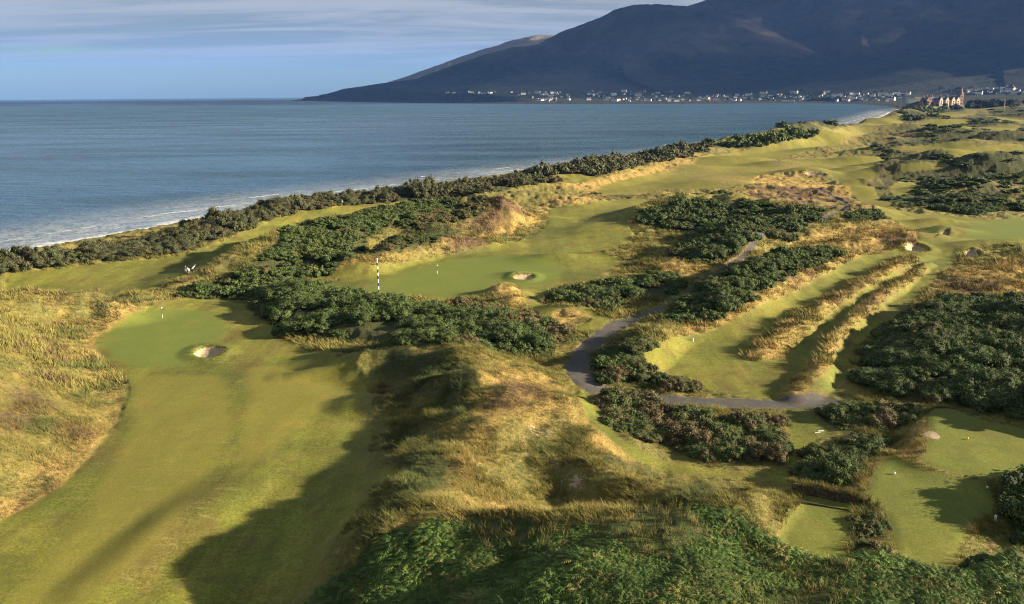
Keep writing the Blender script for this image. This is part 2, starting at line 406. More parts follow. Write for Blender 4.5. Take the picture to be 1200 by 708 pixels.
DRY = [
    [(-50, 612), (0, 585), (60, 545), (100, 505), (128, 460), (110, 440), (145, 440), (152, 470), (130, 520), (80, 575), (0, 635), (-50, 660)],
    [(95, 420), (110, 380), (140, 362), (180, 352), (235, 345), (235, 352), (180, 358), (140, 380), (115, 405), (130, 430)],
    [(375, 330), (380, 315), (440, 305), (540, 285), (600, 275), (640, 255), (660, 250), (640, 240), (560, 262), (480, 290), (420, 300)],
    [(590, 275), (640, 235), (690, 225), (640, 215), (700, 210), (790, 190), (830, 182), (760, 210), (700, 238), (650, 245)],
    [(700, 200), (800, 188), (830, 178), (700, 190)],
    [(576, 342), (582, 335), (602, 335), (614, 350), (600, 356), (580, 350)], [(640, 366), (700, 372), (690, 382), (650, 378)],
    [(770, 310), (830, 300), (880, 290), (880, 305), (830, 318), (790, 325)], [(790, 370), (870, 345), (930, 320), (1005, 288), (1010, 300), (930, 345), (850, 385), (790, 395)],
    [(866, 417), (885, 400), (932, 367), (997, 333), (1030, 310), (1060, 297), (1078, 298), (1063, 310), (1022, 333), (970, 367), (932, 400), (923, 420), (880, 424)],
    [(919, 457), (925, 445), (940, 430), (955, 417), (967, 400), (997, 367), (1033, 333), (1063, 311), (1100, 310), (1063, 333), (1017, 367), (985, 400), (978, 417), (973, 430), (958, 445), (940, 459)],
    [(985, 462), (1010, 405), (1050, 378), (1100, 345), (1200, 325), (1200, 345), (1100, 358), (1040, 392), (1005, 440)],
    [(1100, 320), (1200, 300), (1240, 340), (1140, 350), (1095, 345)],
    [(920, 285), (1000, 262), (1080, 262), (1090, 280), (1030, 296), (990, 290), (930, 305)],
    [(860, 225), (950, 205), (1010, 228), (1040, 240), (990, 240), (900, 232)], [(1000, 240), (1040, 236), (1045, 246), (1000, 250)],
    [(1035, 545), (1050, 515), (1080, 500), (1090, 515), (1070, 540), (1020, 570), (1005, 585), (1015, 560)],
    [(560, 420), (620, 432), (660, 445), (690, 500), (740, 530), (720, 545), (650, 490), (600, 500), (560, 560), (540, 590), (520, 540), (560, 480)],
    [(500, 600), (560, 570), (640, 595), (760, 595), (720, 606), (600, 604), (500, 612)],
    [(880, 165), (940, 158), (1000, 155), (990, 165), (930, 175)], [(1000, 140), (1050, 133), (1035, 145), (990, 155)],
    [(820, 200), (880, 195), (960, 200), (900, 215), (830, 212)],
    [(880, 640), (960, 640), (1000, 680), (920, 668)], [(900, 700), (1000, 680), (960, 720), (860, 720)],
]
HEATH = [
    [(540, 262), (560, 240), (578, 232), (630, 252), (610, 258), (570, 262)], [(480, 285), (550, 278), (585, 285), (540, 290), (470, 292)], [(440, 292), (470, 284), (480, 290), (440, 298)],
    [(440, 280), (480, 262), (540, 255), (600, 262), (560, 275), (480, 285)], [(690, 226), (740, 224), (770, 228), (700, 236)],
    [(860, 225), (880, 218), (960, 220), (1000, 232), (1010, 245), (960, 246), (900, 236)], [(1055, 225), (1120, 220), (1120, 236), (1060, 240)],
    [(1030, 210), (1090, 206), (1100, 220), (1040, 222)], [(800, 192), (870, 190), (900, 200), (830, 205)],
    [(905, 318), (950, 308), (955, 322), (920, 330)], [(1010, 275), (1080, 278), (1095, 290), (1040, 295)], [(1000, 360), (1050, 338), (1060, 345), (1010, 375)], [(940, 385), (1000, 345), (990, 365), (950, 390)],
    [(0, 466), (40, 456), (70, 480), (40, 505), (0, 510)], [(560, 470), (620, 440), (640, 470), (600, 500)],
    [(1100, 320), (1180, 330), (1180, 345), (1110, 340)], [(440, 455), (520, 448), (500, 462), (440, 475)],
]
SAND = [
    [(228, 412), (238, 406.5), (256, 407), (265, 410.5), (256, 418), (238, 421), (228, 417)],
    [(600, 324), (612, 321), (628, 323), (620, 329), (604, 328)],
    [(1058, 288), (1072, 284), (1092, 293), (1080, 296), (1064, 294)], [(1100, 274), (1112, 269), (1111, 275), (1098, 277)],
    [(1128, 297), (1136, 292), (1150, 296), (1142, 301), (1130, 302)], [(940, 200), (965, 203), (970, 206), (950, 207)],
    [(1079, 517), (1094, 512.5), (1103, 516.5), (1092, 519.3)],
    [(1110, 211), (1118, 212), (1114, 214)],
]
SANDY = [[(585, 500), (630, 490), (665, 515), (685, 545), (688, 575), (668, 575), (650, 548), (620, 525)], [(1060, 132), (1075, 128), (1060, 136), (1040, 140)]]
SCRUB_EXTRA = [   # dark low scrub among the far hummocks
    [(1055, 215), (1110, 200), (1200, 195), (1260, 200), (1260, 240), (1150, 235), (1090, 232)], [(1030, 185), (1100, 180), (1200, 170), (1260, 170), (1260, 195), (1130, 195), (1060, 196)],
    [(1040, 160), (1075, 150), (1100, 158), (1080, 168), (1050, 168)], [(1080, 142), (1150, 138), (1200, 142), (1200, 160), (1150, 160), (1090, 152)], [(1180, 128), (1260, 126), (1260, 145), (1200, 142)],
    [(1060, 137), (1110, 134), (1120, 142), (1080, 144)], [(400, 300), (440, 270), (520, 262), (560, 270), (500, 282), (430, 300)],
    [(405, 420), (440, 412), (520, 412), (548, 440), (555, 480), (530, 520), (520, 570), (470, 600), (400, 670), (360, 700), (380, 680), (430, 590), (440, 520), (440, 470), (500, 445), (430, 440)],
    [(700, 530), (760, 550), (830, 562), (870, 580), (820, 592), (740, 598), (690, 580)],
]
BRACKEN = [
    [(340, 720), (380, 690), (440, 640), (500, 608), (600, 604), (700, 605), (790, 592), (855, 604), (890, 616), (935, 624), (985, 626), (1060, 632), (1110, 637), (1180, 644), (1300, 665), (1300, 900), (200, 900)],
]
GORSE = {   # outline, label, size range, dense?
    'valley': [(300, 348), (330, 336), (400, 346), (470, 352), (520, 366), (560, 368), (600, 380), (640, 396), (640, 412), (560, 408), (500, 402), (440, 401), (380, 397), (330, 392), (302, 372)],
    'brown': [(520, 360), (545, 348), (575, 358), (640, 374), (676, 392), (668, 404), (620, 398), (570, 384)],
    'dune': [(205, 348), (235, 336), (280, 318), (310, 298), (330, 280), (345, 270), (395, 255), (440, 244), (520, 228), (545, 232), (540, 248), (490, 260), (455, 266), (430, 280), (420, 300), (385, 318), (345, 334), (310, 352), (262, 352), (228, 350)],
    'hedge': [(-60, 334), (0, 322), (60, 312), (120, 306), (180, 299), (230, 291), (270, 277), (300, 266), (330, 253), (360, 246), (400, 240), (460, 238), (520, 232), (570, 226), (620, 216), (660, 214), (720, 202), (800, 185), (830, 177), (828, 172), (760, 182), (680, 196), (600, 211), (520, 222), (440, 231), (360, 236), (320, 244), (260, 263), (190, 285), (100, 297), (0, 310), (-60, 318)],
    'mid': [(632, 350), (660, 340), (690, 335), (740, 328), (790, 322), (797, 342), (770, 354), (735, 348), (725, 364), (690, 362), (652, 356)],
    'hill': [(735, 262), (760, 248), (800, 238), (850, 232), (900, 238), (940, 244), (985, 250), (972, 258), (942, 262), (925, 285), (900, 276), (880, 284), (860, 304), (830, 312), (800, 309), (792, 298), (815, 282), (822, 270), (790, 270), (760, 264)],
    'track': [(770, 376), (800, 353), (830, 333), (870, 314), (900, 303), (980, 289), (986, 300), (950, 312), (915, 328), (888, 346), (860, 365), (830, 376), (790, 380)],
    'right': [(1004, 440), (1014, 412), (1038, 388), (1064, 374), (1105, 354), (1150, 350), (1270, 346), (1270, 500), (1200, 487), (1150, 480), (1090, 472), (1040, 462), (1012, 452)],
    'block': [(692, 478), (702, 464), (735, 470), (790, 484), (840, 498), (865, 490), (915, 492), (916, 530), (898, 543), (840, 538), (780, 526), (732, 508), (706, 492)],
    'bend': [(690, 436), (712, 414), (740, 400), (772, 408), (765, 428), (800, 444), (825, 458), (800, 463), (760, 456), (712, 450)],
    'corner': [(948, 492), (958, 478), (1000, 476), (1050, 484), (1086, 494), (1078, 505), (1040, 507), (990, 502)],
    'knoll': [(948, 552), (952, 530), (1000, 516), (1045, 515), (1040, 526), (1018, 548), (995, 578), (962, 582), (946, 568)],
    'edge': [(1182, 606), (1180, 584), (1192, 566), (1226, 552), (1330, 570), (1330, 640), (1215, 636), (1188, 625)],
    'ruddy': [(468, 262), (500, 248), (545, 240), (578, 235), (562, 252), (520, 262), (480, 272)], 'rise': [(428, 297), (455, 284), (490, 277), (545, 277), (500, 287), (450, 301)],
    'between': [(1000, 616), (1006, 600), (1030, 606), (1036, 620), (1012, 627)], 'rim': [(1108, 642), (1128, 630), (1166, 630), (1172, 645)],
    'far_a': [(985, 258), (1000, 248), (1045, 248), (1052, 254), (1010, 260)], 'far_b': [(1088, 246), (1110, 238), (1170, 238), (1182, 247), (1140, 252)], 'far_c': [(1182, 240), (1240, 236), (1240, 248), (1190, 247)],
    'far_d': [(835, 172), (870, 166), (905, 158), (950, 156), (972, 161), (930, 168), (880, 174)],
}
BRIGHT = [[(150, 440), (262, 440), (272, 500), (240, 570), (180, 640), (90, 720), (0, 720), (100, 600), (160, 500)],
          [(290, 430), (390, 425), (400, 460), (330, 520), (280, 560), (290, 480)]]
PATH_PX = [(958, 221), (978, 230), (996, 240), (990, 249), (972, 255), (940, 262), (908, 268), (888, 278), (878, 296), (846, 315), (812, 333), (796, 350), (746, 372), (706, 391), (683, 412), (674, 432), (684, 449), (722, 462), (790, 470), (860, 472), (935, 472), (968, 470)]

xs = GX.ravel(); ys = GY.ravel(); ss = GS.ravel(); RAD = GR.ravel()
nA = fbm(xs, ys, 3.2, 3, 101); nB = fbm(xs, ys, 11, 4, 131); nC = fbm(xs, ys, 40, 4, 151)
scl = np.clip(RAD / 110, 0.6, 14)             # edges get coarser with distance
def cover(polys, soft, wob, seed=None):
    out = np.full(xs.shape, -40.0)
    for P in polys:
        W = smooth_poly(wpoly(P), 2)
        out = np.maximum(out, poly_sd(xs, ys, W, 14.0))
    return sstep(-1, 1, (out + wob * (nA * 0.6 + nB * 0.8)) / (soft * np.sqrt(scl))), out
fair, fair_sd = cover(FAIRWAYS, 0.6, 0.5)
tee, tee_sd = cover(TEES, 0.5, 0.4)
semi, semi_sd = cover([[(372, 404), (415, 418), (446, 450), (456, 500), (452, 560), (430, 620), (390, 690), (330, 760), (250, 760), (318, 705), (365, 650), (395, 590), (408, 530), (412, 470), (400, 440)]], 2.2, 3.0)
green, green_sd = cover(GREENS, 0.9, 0.3)
dry, dry_sd = cover(DRY, 3.0, 3.0)
heath, _ = cover(HEATH, 2.2, 3.0)
sand, sand_sd = cover(SAND, 0.25, 0.35)
sandy, _ = cover(SANDY, 2.0, 2.6)
brk, brk_sd = cover(BRACKEN, 1.0, 2.0)
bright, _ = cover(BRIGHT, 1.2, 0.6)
extra, _ = cover(SCRUB_EXTRA, 2.5, 3.5)
FARR = [(1000, 240), (1035, 205), (1015, 186), (1045, 152), (1060, 138), (1095, 129), (1300, 120), (1300, 248), (1180, 248), (1090, 244)]
farr, _ = cover([FARR], 6.0, 6.0)
nF = fbm(xs, ys, 70, 4, 171, 0.6)
coastal = sstep(420, 560, RAD) * sstep(24, 40, ss) * sstep(105, 75, ss + 30 * nC) * (ys > 300)
spots = sstep(270, 340, RAD) * sstep(0.40, 0.52, fbm(xs, ys * 0.6, 34, 4, 195)) * sstep(60, 90, ss)
wild = np.maximum(np.maximum(spots, farr * sstep(-0.42, -0.1, nF)), coastal * sstep(-0.25, 0.0, nF))
farheath = farr * sstep(0.0, 0.25, nC) * 0.8
GORSE_W = {k: smooth_poly(wpoly(P), 1) for k, P in GORSE.items()}
gor_sd = np.full(xs.shape, -14.0)
for W in GORSE_W.values(): gor_sd = np.maximum(gor_sd, poly_sd(xs, ys, W, 14.0))
scrub = np.maximum(np.maximum(sstep(-0.8, 0.8, gor_sd + nA * 0.5), wild), extra * sstep(-0.1, 0.5, nB + nA * 0.3 + 0.35))
hx, hy = hit([p[0] for p in PATH_PX], [p[1] for p in PATH_PX])
PATHW = list(zip(hx, hy))
def chaikin(P, it=3):
    P = np.array(P)
    for _ in range(it):
        P = np.concatenate([P[:1], np.stack([0.75 * P[:-1] + 0.25 * P[1:], 0.25 * P[:-1] + 0.75 * P[1:]], 1).reshape(-1, 2), P[-1:]])
    return P
PATHW = chaikin(PATHW)
pd = np.full(xs.shape, 99.0)
near = (xs > PATHW[:, 0].min() - 6) & (xs < PATHW[:, 0].max() + 6) & (ys > PATHW[:, 1].min() - 6) & (ys < PATHW[:, 1].max() + 6)
pd[near], _ = seg_dist(xs[near], ys[near], PATHW)
pwid = np.where(ys < 125, 1.65, 1.6 - 0.8 * sstep(125, 150, ys)) - 0.25 * np.maximum(nB, 0)
path = sstep(0.22, -0.22, pd - pwid + 0.30 * nA)
isle, _ = cover([[(574, 344), (582, 331), (604, 331), (618, 352), (602, 360), (578, 352)], [(640, 372), (652, 362), (684, 364), (694, 372), (680, 382), (652, 382)]], 0.5, 0.8)
mown = np.maximum(np.maximum(fair, tee), green) * (1 - isle)
dry = np.maximum(dry, isle); green = green * (1 - isle); fair = fair * (1 - isle)
scrub *= (1 - mown) * (1 - path) * (1 - 0.85 * semi)
mown *= (1 - path) * (1 - sand)
# inland ground out of sight and beach
beachm = sstep(34, 20, ss)
dry = np.clip(dry * (1 - 0.75 * mown), 0, 1)
rough_m = (1 - mown) * (1 - path) * (1 - sand)
# small scale relief of rough ground, terrain lumps in tall grass
GZ = GZ + (rough_m * (0.5 * brk * fbm(xs, ys, 5.5, 2, 251) + 0.28 * fbm(xs, ys, 4.2, 3, 211) + 0.16 * fbm(xs, ys, 1.4, 2, 231)) * np.clip(RAD / 90, 0.8, 2.2)).reshape(GZ.shape) * sstep(24, 40, GS)
GZ = GZ - (path * 0.06).reshape(GZ.shape)
# tee lawns are levelled, bunkers are dug out with a steep lip
for P in TEES:
    W = smooth_poly(wpoly(P), 2); d_ = poly_sd(xs, ys, W, 6.0); zf = GZ.ravel(); ins_ = d_ > 0.5
    if ins_.any():
        k_ = sstep(-4.5, 1.0, d_); tilt = np.polyfit(ys[ins_], zf[ins_], 1)
        GZ = (zf * (1 - k_) + k_ * (np.median(zf[ins_]) + 0.01 * (ys - ys[ins_].mean()))).reshape(GZ.shape)
for P, dep in zip(SAND, (0.5, 0.45, 1.1, 0.9, 0.8, 1.2, 0.0, 0.8)):
    W = smooth_poly(wpoly(P), 2); d_ = poly_sd(xs, ys, W, 6.0)
    GZ = GZ + (-dep * sstep(-0.35, 0.9, d_) + (0.30 if dep else 0) * sstep(-3.0, -0.6, d_) * sstep(0.3, -0.4, d_)).reshape(GZ.shape)

# ------------------------------------------------------------------ mesh helpers
def link(o, parent=None):
    COL.objects.link(o)
    if parent is not None: o.parent = parent
    return o
def tag(o, label=None, cat=None, group=None, kind=None):
    if label: o['label'] = label
    if cat: o['category'] = cat
    if group: o['group'] = group
    if kind: o['kind'] = kind
    return o
def np_mesh(name, V, F, smooth=False, attrs=None, mat_idx=None):
    """V (n,3), F (m,4) quads or (m,3)"""
    me = bpy.data.meshes.new(name)
    V = np.ascontiguousarray(V, np.float32); F = np.ascontiguousarray(F, np.int32)
    k = F.shape[1]
    me.vertices.add(len(V)); me.vertices.foreach_set('co', V.ravel())
    me.loops.add(F.size); me.loops.foreach_set('vertex_index', F.ravel())
    me.polygons.add(len(F)); me.polygons.foreach_set('loop_start', np.arange(0, F.size, k, dtype=np.int32))
    if mat_idx is not None: me.polygons.foreach_set('material_index', np.ascontiguousarray(mat_idx, np.int32))
    me.polygons.foreach_set('use_smooth', np.full(len(F), smooth, bool))
    for nm, (typ, data) in (attrs or {}).items():
        a = me.attributes.new(nm, typ, 'POINT')
        a.data.foreach_set('value' if typ == 'FLOAT' else 'color', np.ascontiguousarray(data, np.float32).ravel())
    me.update(calc_edges=True)
    return me
def obj(name, me, mats, parent=None):
    for m in (mats if isinstance(mats, (list, tuple)) else [mats]): me.materials.append(m)
    return link(bpy.data.objects.new(name, me), parent)

# ------------------------------------------------------------------ material helpers
class NT:
    def __init__(self, name):
        self.m = bpy.data.materials.new(name); self.m.use_nodes = True
        self.nt = self.m.node_tree; self.nt.nodes.clear()
        self.out = self.n('ShaderNodeOutputMaterial'); self.b = self.n('ShaderNodeBsdfPrincipled')
        self.l(self.b.outputs[0], self.out.inputs[0])
        self.b.inputs['Specular IOR Level'].default_value = 0.15
        self.b.inputs['Roughness'].default_value = 0.9
    def n(self, t): return self.nt.nodes.new(t)
    def l(self, a, b): self.nt.links.new(a, b)
    def attr(self, name, what='Fac', typ='GEOMETRY'):
        a = self.n('ShaderNodeAttribute'); a.attribute_type = typ; a.attribute_name = name
        return a.outputs[what]
    def sep(self, name):
        s = self.n('ShaderNodeSeparateColor'); self.l(self.attr(name, 'Color'), s.inputs[0])
        return s.outputs[0], s.outputs[1], s.outputs[2]
    def noise(self, scale, detail=4, rough=0.55, vec=None, dist=0.0, out='Fac', scl=None):
        t = self.n('ShaderNodeTexNoise'); t.inputs['Scale'].default_value = scale
        t.inputs['Detail'].default_value = detail; t.inputs['Roughness'].default_value = rough; t.inputs['Distortion'].default_value = dist
        if vec is None: vec = self.pos()
        if scl is not None:
            mp = self.n('ShaderNodeMapping'); self.l(vec, mp.inputs[0]); mp.inputs['Scale'].default_value = scl; vec = mp.outputs[0]
        self.l(vec, t.inputs['Vector'])
        return t.outputs[out]
    def pos(self):
        if not hasattr(self, '_p'): self._p = self.n('ShaderNodeNewGeometry').outputs['Position']
        return self._p
    def put(self, s, v):
        if isinstance(v, (tuple, list)): s.default_value = (*v, 1) if len(v) == 3 else v
        elif isinstance(v, (int, float)): s.default_value = v
        else: self.l(v, s)
    def mix(self, f, a, b, mode='MIX'):
        m = self.n('ShaderNodeMix'); m.data_type = 'RGBA'; m.blend_type = mode
        self.put(m.inputs[0], f); self.put(m.inputs[6], a); self.put(m.inputs[7], b)
        return m.outputs[2]
    def math(self, op, a, b=0.0):
        m = self.n('ShaderNodeMath'); m.operation = op; self.put(m.inputs[0], a); self.put(m.inputs[1], b)
        return m.outputs[0]
    def ramp(self, x, a, b, lo=0.0, hi=1.0):
        m = self.n('ShaderNodeMapRange'); m.interpolation_type = 'SMOOTHSTEP'; self.put(m.inputs[0], x)
        for i, v in ((1, a), (2, b), (3, lo), (4, hi)): m.inputs[i].default_value = v
        return m.outputs[0]
    def vary(self, col, x, lo, hi):
        """multiply colour by lo..hi following x"""
        m = self.n('ShaderNodeMapRange'); self.put(m.inputs[0], x); m.inputs[1].default_value = 0.25; m.inputs[2].default_value = 0.75
        m.inputs[3].default_value = lo; m.inputs[4].default_value = hi
        v = self.n('ShaderNodeVectorMath'); v.operation = 'SCALE'; self.put(v.inputs[0], col) if not isinstance(col, tuple) else None
        if isinstance(col, tuple): v.inputs[0].default_value = col
        self.l(m.outputs[0], v.inputs['Scale'])
        return v.outputs[0]
    def color(self, c): self.put(self.b.inputs['Base Color'], c); return self
    def bump(self, h, strength, dist):
        bp = self.n('ShaderNodeBump'); bp.inputs['Strength'].default_value = strength; bp.inputs['Distance'].default_value = dist
        self.l(h, bp.inputs['Height']); self.l(bp.outputs[0], self.b.inputs['Normal']); return self
def plain(name, c, rough=0.7, spec=0.3, var=0.12, scale=3.0):
    t = NT(name); t.color(t.vary(c, t.noise(scale, 4), 1 - var, 1 + var))
    t.b.inputs['Roughness'].default_value = rough; t.b.inputs['Specular IOR Level'].default_value = spec
    return t.m

# ------------------------------------------------------------------ ground material
FAIR_C = (0.138, 0.152, 0.024); GREEN_C = (0.112, 0.140, 0.028); DRY_C = (0.300, 0.210, 0.064); ROUGH_C = (0.190, 0.155, 0.042)
HEATH_C = (0.100, 0.066, 0.036); SCRUB_C = (0.040, 0.050, 0.018); SAND_C = (0.40, 0.31, 0.20); PATH_C = (0.068, 0.064, 0.062); BRK_C = (0.040, 0.060, 0.015)
def ground_material():
    t = NT('links_turf')
    fair_, green_, dry_ = t.sep('ca'); heath_, scrub_, sand_ = t.sep('cb'); path_, brk_, bright_ = t.sep('cc')
    big = t.noise(0.035, 5, 0.6); mid = t.noise(0.22, 5, 0.6); sm = t.noise(1.3, 5, 0.65); fine = t.noise(7.0, 4, 0.7)
    streak = t.noise(0.9, 4, 0.6, scl=(0.35, 1.5, 1))
    rough = t.mix(t.ramp(mid, 0.35, 0.65), ROUGH_C, (0.135, 0.135, 0.040))
    rough = t.mix(t.ramp(sm, 0.52, 0.75), rough, (0.30, 0.22, 0.09))
    rough = t.mix(t.ramp(big, 0.52, 0.72), rough, (0.115, 0.105, 0.045))
    dry = t.mix(t.ramp(sm, 0.4, 0.7), DRY_C, (0.36, 0.255, 0.085))
    dry = t.mix(t.ramp(mid, 0.5, 0.75), dry, (0.23, 0.15, 0.058))
    c = t.mix(dry_, rough, dry)
    heath = t.mix(t.ramp(sm, 0.45, 0.7), HEATH_C, (0.15, 0.088, 0.058))
    heath = t.mix(t.ramp(mid, 0.5, 0.7), heath, (0.055, 0.055, 0.024))
    c = t.mix(heath_, c, heath)
    c = t.mix(scrub_, c, t.mix(t.ramp(sm, 0.4, 0.7), SCRUB_C, (0.075, 0.07, 0.03)))
    c = t.mix(brk_, c, t.mix(t.ramp(sm, 0.45, 0.7), BRK_C, (0.11, 0.095, 0.035)))
    fw = t.mix(t.ramp(mid, 0.38, 0.66), FAIR_C, (0.172, 0.155, 0.030))
    fw = t.mix(t.ramp(big, 0.42, 0.66), fw, (0.080, 0.094, 0.018))
    fw = t.mix(t.ramp(t.noise(0.09, 5, 0.62, scl=(1.6, 0.6, 1)), 0.50, 0.68, 0.0, 0.7), fw, (0.120, 0.092, 0.028))
    fw = t.mix(t.math('MULTIPLY', t.ramp(streak, 0.52, 0.72), 0.5), fw, (0.20, 0.165, 0.06))
    mow = t.noise(0.5, 3, 0.5, scl=(1.5, 0.35, 1)); grain = t.noise(3.2, 5, 0.7)
    wv = t.n('ShaderNodeTexWave'); wv.inputs['Scale'].default_value = 0.055; wv.inputs['Distortion'].default_value = 5.0; wv.inputs['Detail Scale'].default_value = 0.25; wv.inputs['Detail'].default_value = 2; t.l(t.pos(), wv.inputs[0])
    fw = t.vary(fw, wv.outputs['Fac'], 0.94, 1.06); fw = t.vary(fw, mow, 0.84, 1.16); fw = t.vary(fw, grain, 0.52, 1.48); fw = t.vary(fw, t.noise(9.0, 3, 0.6), 0.7, 1.3)
    fw = t.mix(t.math('MULTIPLY', t.ramp(t.noise(0.4, 6, 0.7), 0.50, 0.68), 0.7), fw, (0.088, 0.080, 0.024))
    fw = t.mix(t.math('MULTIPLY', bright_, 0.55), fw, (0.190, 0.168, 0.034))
    gr = t.mix(t.ramp(mid, 0.4, 0.7), GREEN_C, (0.128, 0.150, 0.030))
    fw = t.mix(green_, fw, gr)
    c = t.mix(fair_, c, fw)
    c = t.vary(c, fine, 0.66, 1.34)
    sandc = t.mix(t.ramp(sm, 0.4, 0.7), SAND_C, (0.30, 0.23, 0.155))
    sand_ = t.ramp(t.math('ADD', sand_, t.math('MULTIPLY', t.math('SUBTRACT', t.noise(2.2, 5, 0.7), 0.5), 1.7)), 0.42, 0.60)
    c = t.mix(sand_, c, sandc)
    asph = t.mix(t.ramp(sm, 0.4, 0.75), PATH_C, (0.09, 0.084, 0.076))
    asph = t.mix(t.math('MULTIPLY', t.ramp(t.noise(0.5, 5, 0.7), 0.5, 0.65), 0.7), asph, (0.105, 0.095, 0.075)); asph = t.vary(asph, t.noise(5.0, 3, 0.7), 0.75, 1.25)
    c = t.mix(path_, c, asph)
    t.color(c)
    hgt = t.math('ADD', t.math('MULTIPLY', sm, 1.0), t.math('MULTIPLY', fine, 0.5))
    soft = t.math('MAXIMUM', t.math('MAXIMUM', fair_, path_), t.math('MULTIPLY', sand_, 0.6))
    amt = t.math('ADD', t.math('MULTIPLY', t.math('SUBTRACT', 1.0, soft), 0.95), 0.05)
    t.bump(t.math('MULTIPLY', t.math('SUBTRACT', hgt, 0.75), amt), 0.9, 0.35)
    return t.m
M_GROUND = ground_material()
mown_c = mown * (1 - semi) + semi * np.clip(0.42 - 0.16 * semi_sd / 3 * 0 + 0.75 * (nA + nB) * 0.7 + 0.45 * (mown - 0.5), 0, 1)
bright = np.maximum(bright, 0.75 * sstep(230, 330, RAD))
nG = fbm(xs * 1.0, ys * 0.45, 30, 4, 191)
mown_c = mown_c * (1 - 0.85 * sstep(270, 340, RAD) * sstep(0.12, 0.42, nG) * (1 - green))
ca = np.stack([mown_c, np.maximum(green, tee * 0.45), dry, np.ones_like(dry)], 1)
cb = np.stack([np.maximum(heath * sstep(-0.5, 0.25, nB + 0.5 * nA), farheath) * (1 - mown), scrub, np.clip(sand + sandy * 0.56 * (1 - mown) * sstep(-0.7, 0.2, nA + nB) + beachm * 0.9, 0, 1), np.ones_like(dry)], 1)
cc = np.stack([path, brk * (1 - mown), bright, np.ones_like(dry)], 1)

# the sheet's faces are shared out between the ground, the mown turf, the path and the bunkers: nothing overlaps
na, nr = GX.shape
V = np.stack([GX, GY, GZ - GDROP], 2).reshape(-1, 3)
idx = np.arange(na * nr).reshape(na, nr)
F = np.stack([idx[:-1, :-1], idx[1:, :-1], idx[1:, 1:], idx[:-1, 1:]], 2).reshape(-1, 4)[:, ::-1]
wrap = np.stack([idx[-1, :-1], idx[0, :-1], idx[0, 1:], idx[-1, 1:]], 1)[:, ::-1]
F = np.concatenate([F, wrap])
keep = (ss[F] > -25).any(1)
F = F[keep]
fc = F.mean(1)
owner = np.zeros(len(F), int)
mean = lambda A: A[F].mean(1)
owner[mean(fair) > 0.5] = 1
owner[mean(green) > 0.5] = 2
owner[mean(tee) > 0.5] = 3
owner[mean(path) > 0.5] = 4
bunk_w = [smooth_poly(wpoly(P), 2) for P in SAND]
cx, cy = xs[F].mean(1), ys[F].mean(1)
selS = mean(sand) > 0.5
for k, W in enumerate(bunk_w):
    dq = poly_sd(cx[selS], cy[selS], W, 6.0)
    s_ = np.where(selS)[0][dq > -3]
    owner[s_] = 10 + k
def sub_mesh(name, sel):
    f = F[sel]; u, inv = np.unique(f, return_inverse=True)
    return np_mesh(name, V[u], inv.reshape(-1, 4), True, {'ca': ('FLOAT_COLOR', ca[u]), 'cb': ('FLOAT_COLOR', cb[u]), 'cc': ('FLOAT_COLOR', cc[u])})
def struct(name, me, mat): return tag(obj(name, me, mat), kind='structure')
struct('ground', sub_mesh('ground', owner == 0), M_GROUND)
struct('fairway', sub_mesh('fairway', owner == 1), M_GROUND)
struct('putting_green', sub_mesh('putting_green', owner == 2), M_GROUND)
struct('tee_lawn', sub_mesh('tee_lawn', owner == 3), M_GROUND)
struct('path', sub_mesh('path', owner == 4), M_GROUND)
BUNK_LABEL = ['round sand bunker cut into the left fairway below the first flag', 'small golden rimmed bunker beside the second putting green', 'sand bunker under a dark lipped mound above the tee lanes',
              'narrow dark bunker behind the lipped mound on the right', 'bowl shaped bunker with pinkish sand near the right edge', 'pale bare sand scar on a far hummock in mid links',
              'patch of grey gravelly sand beside the upper tee lawn', 'tiny sand scar among the dark far right hummocks']
for k in range(len(SAND)):
    if (owner == 10 + k).any():
        tag(obj('sand_bunker', sub_mesh('sand_bunker', owner == 10 + k), M_GROUND), BUNK_LABEL[k], 'bunker')
def gz(x, y): return grid_lookup(GZ, x, y) - (np.asarray(x) ** 2 + np.asarray(y) ** 2) / (2 * REARTH)

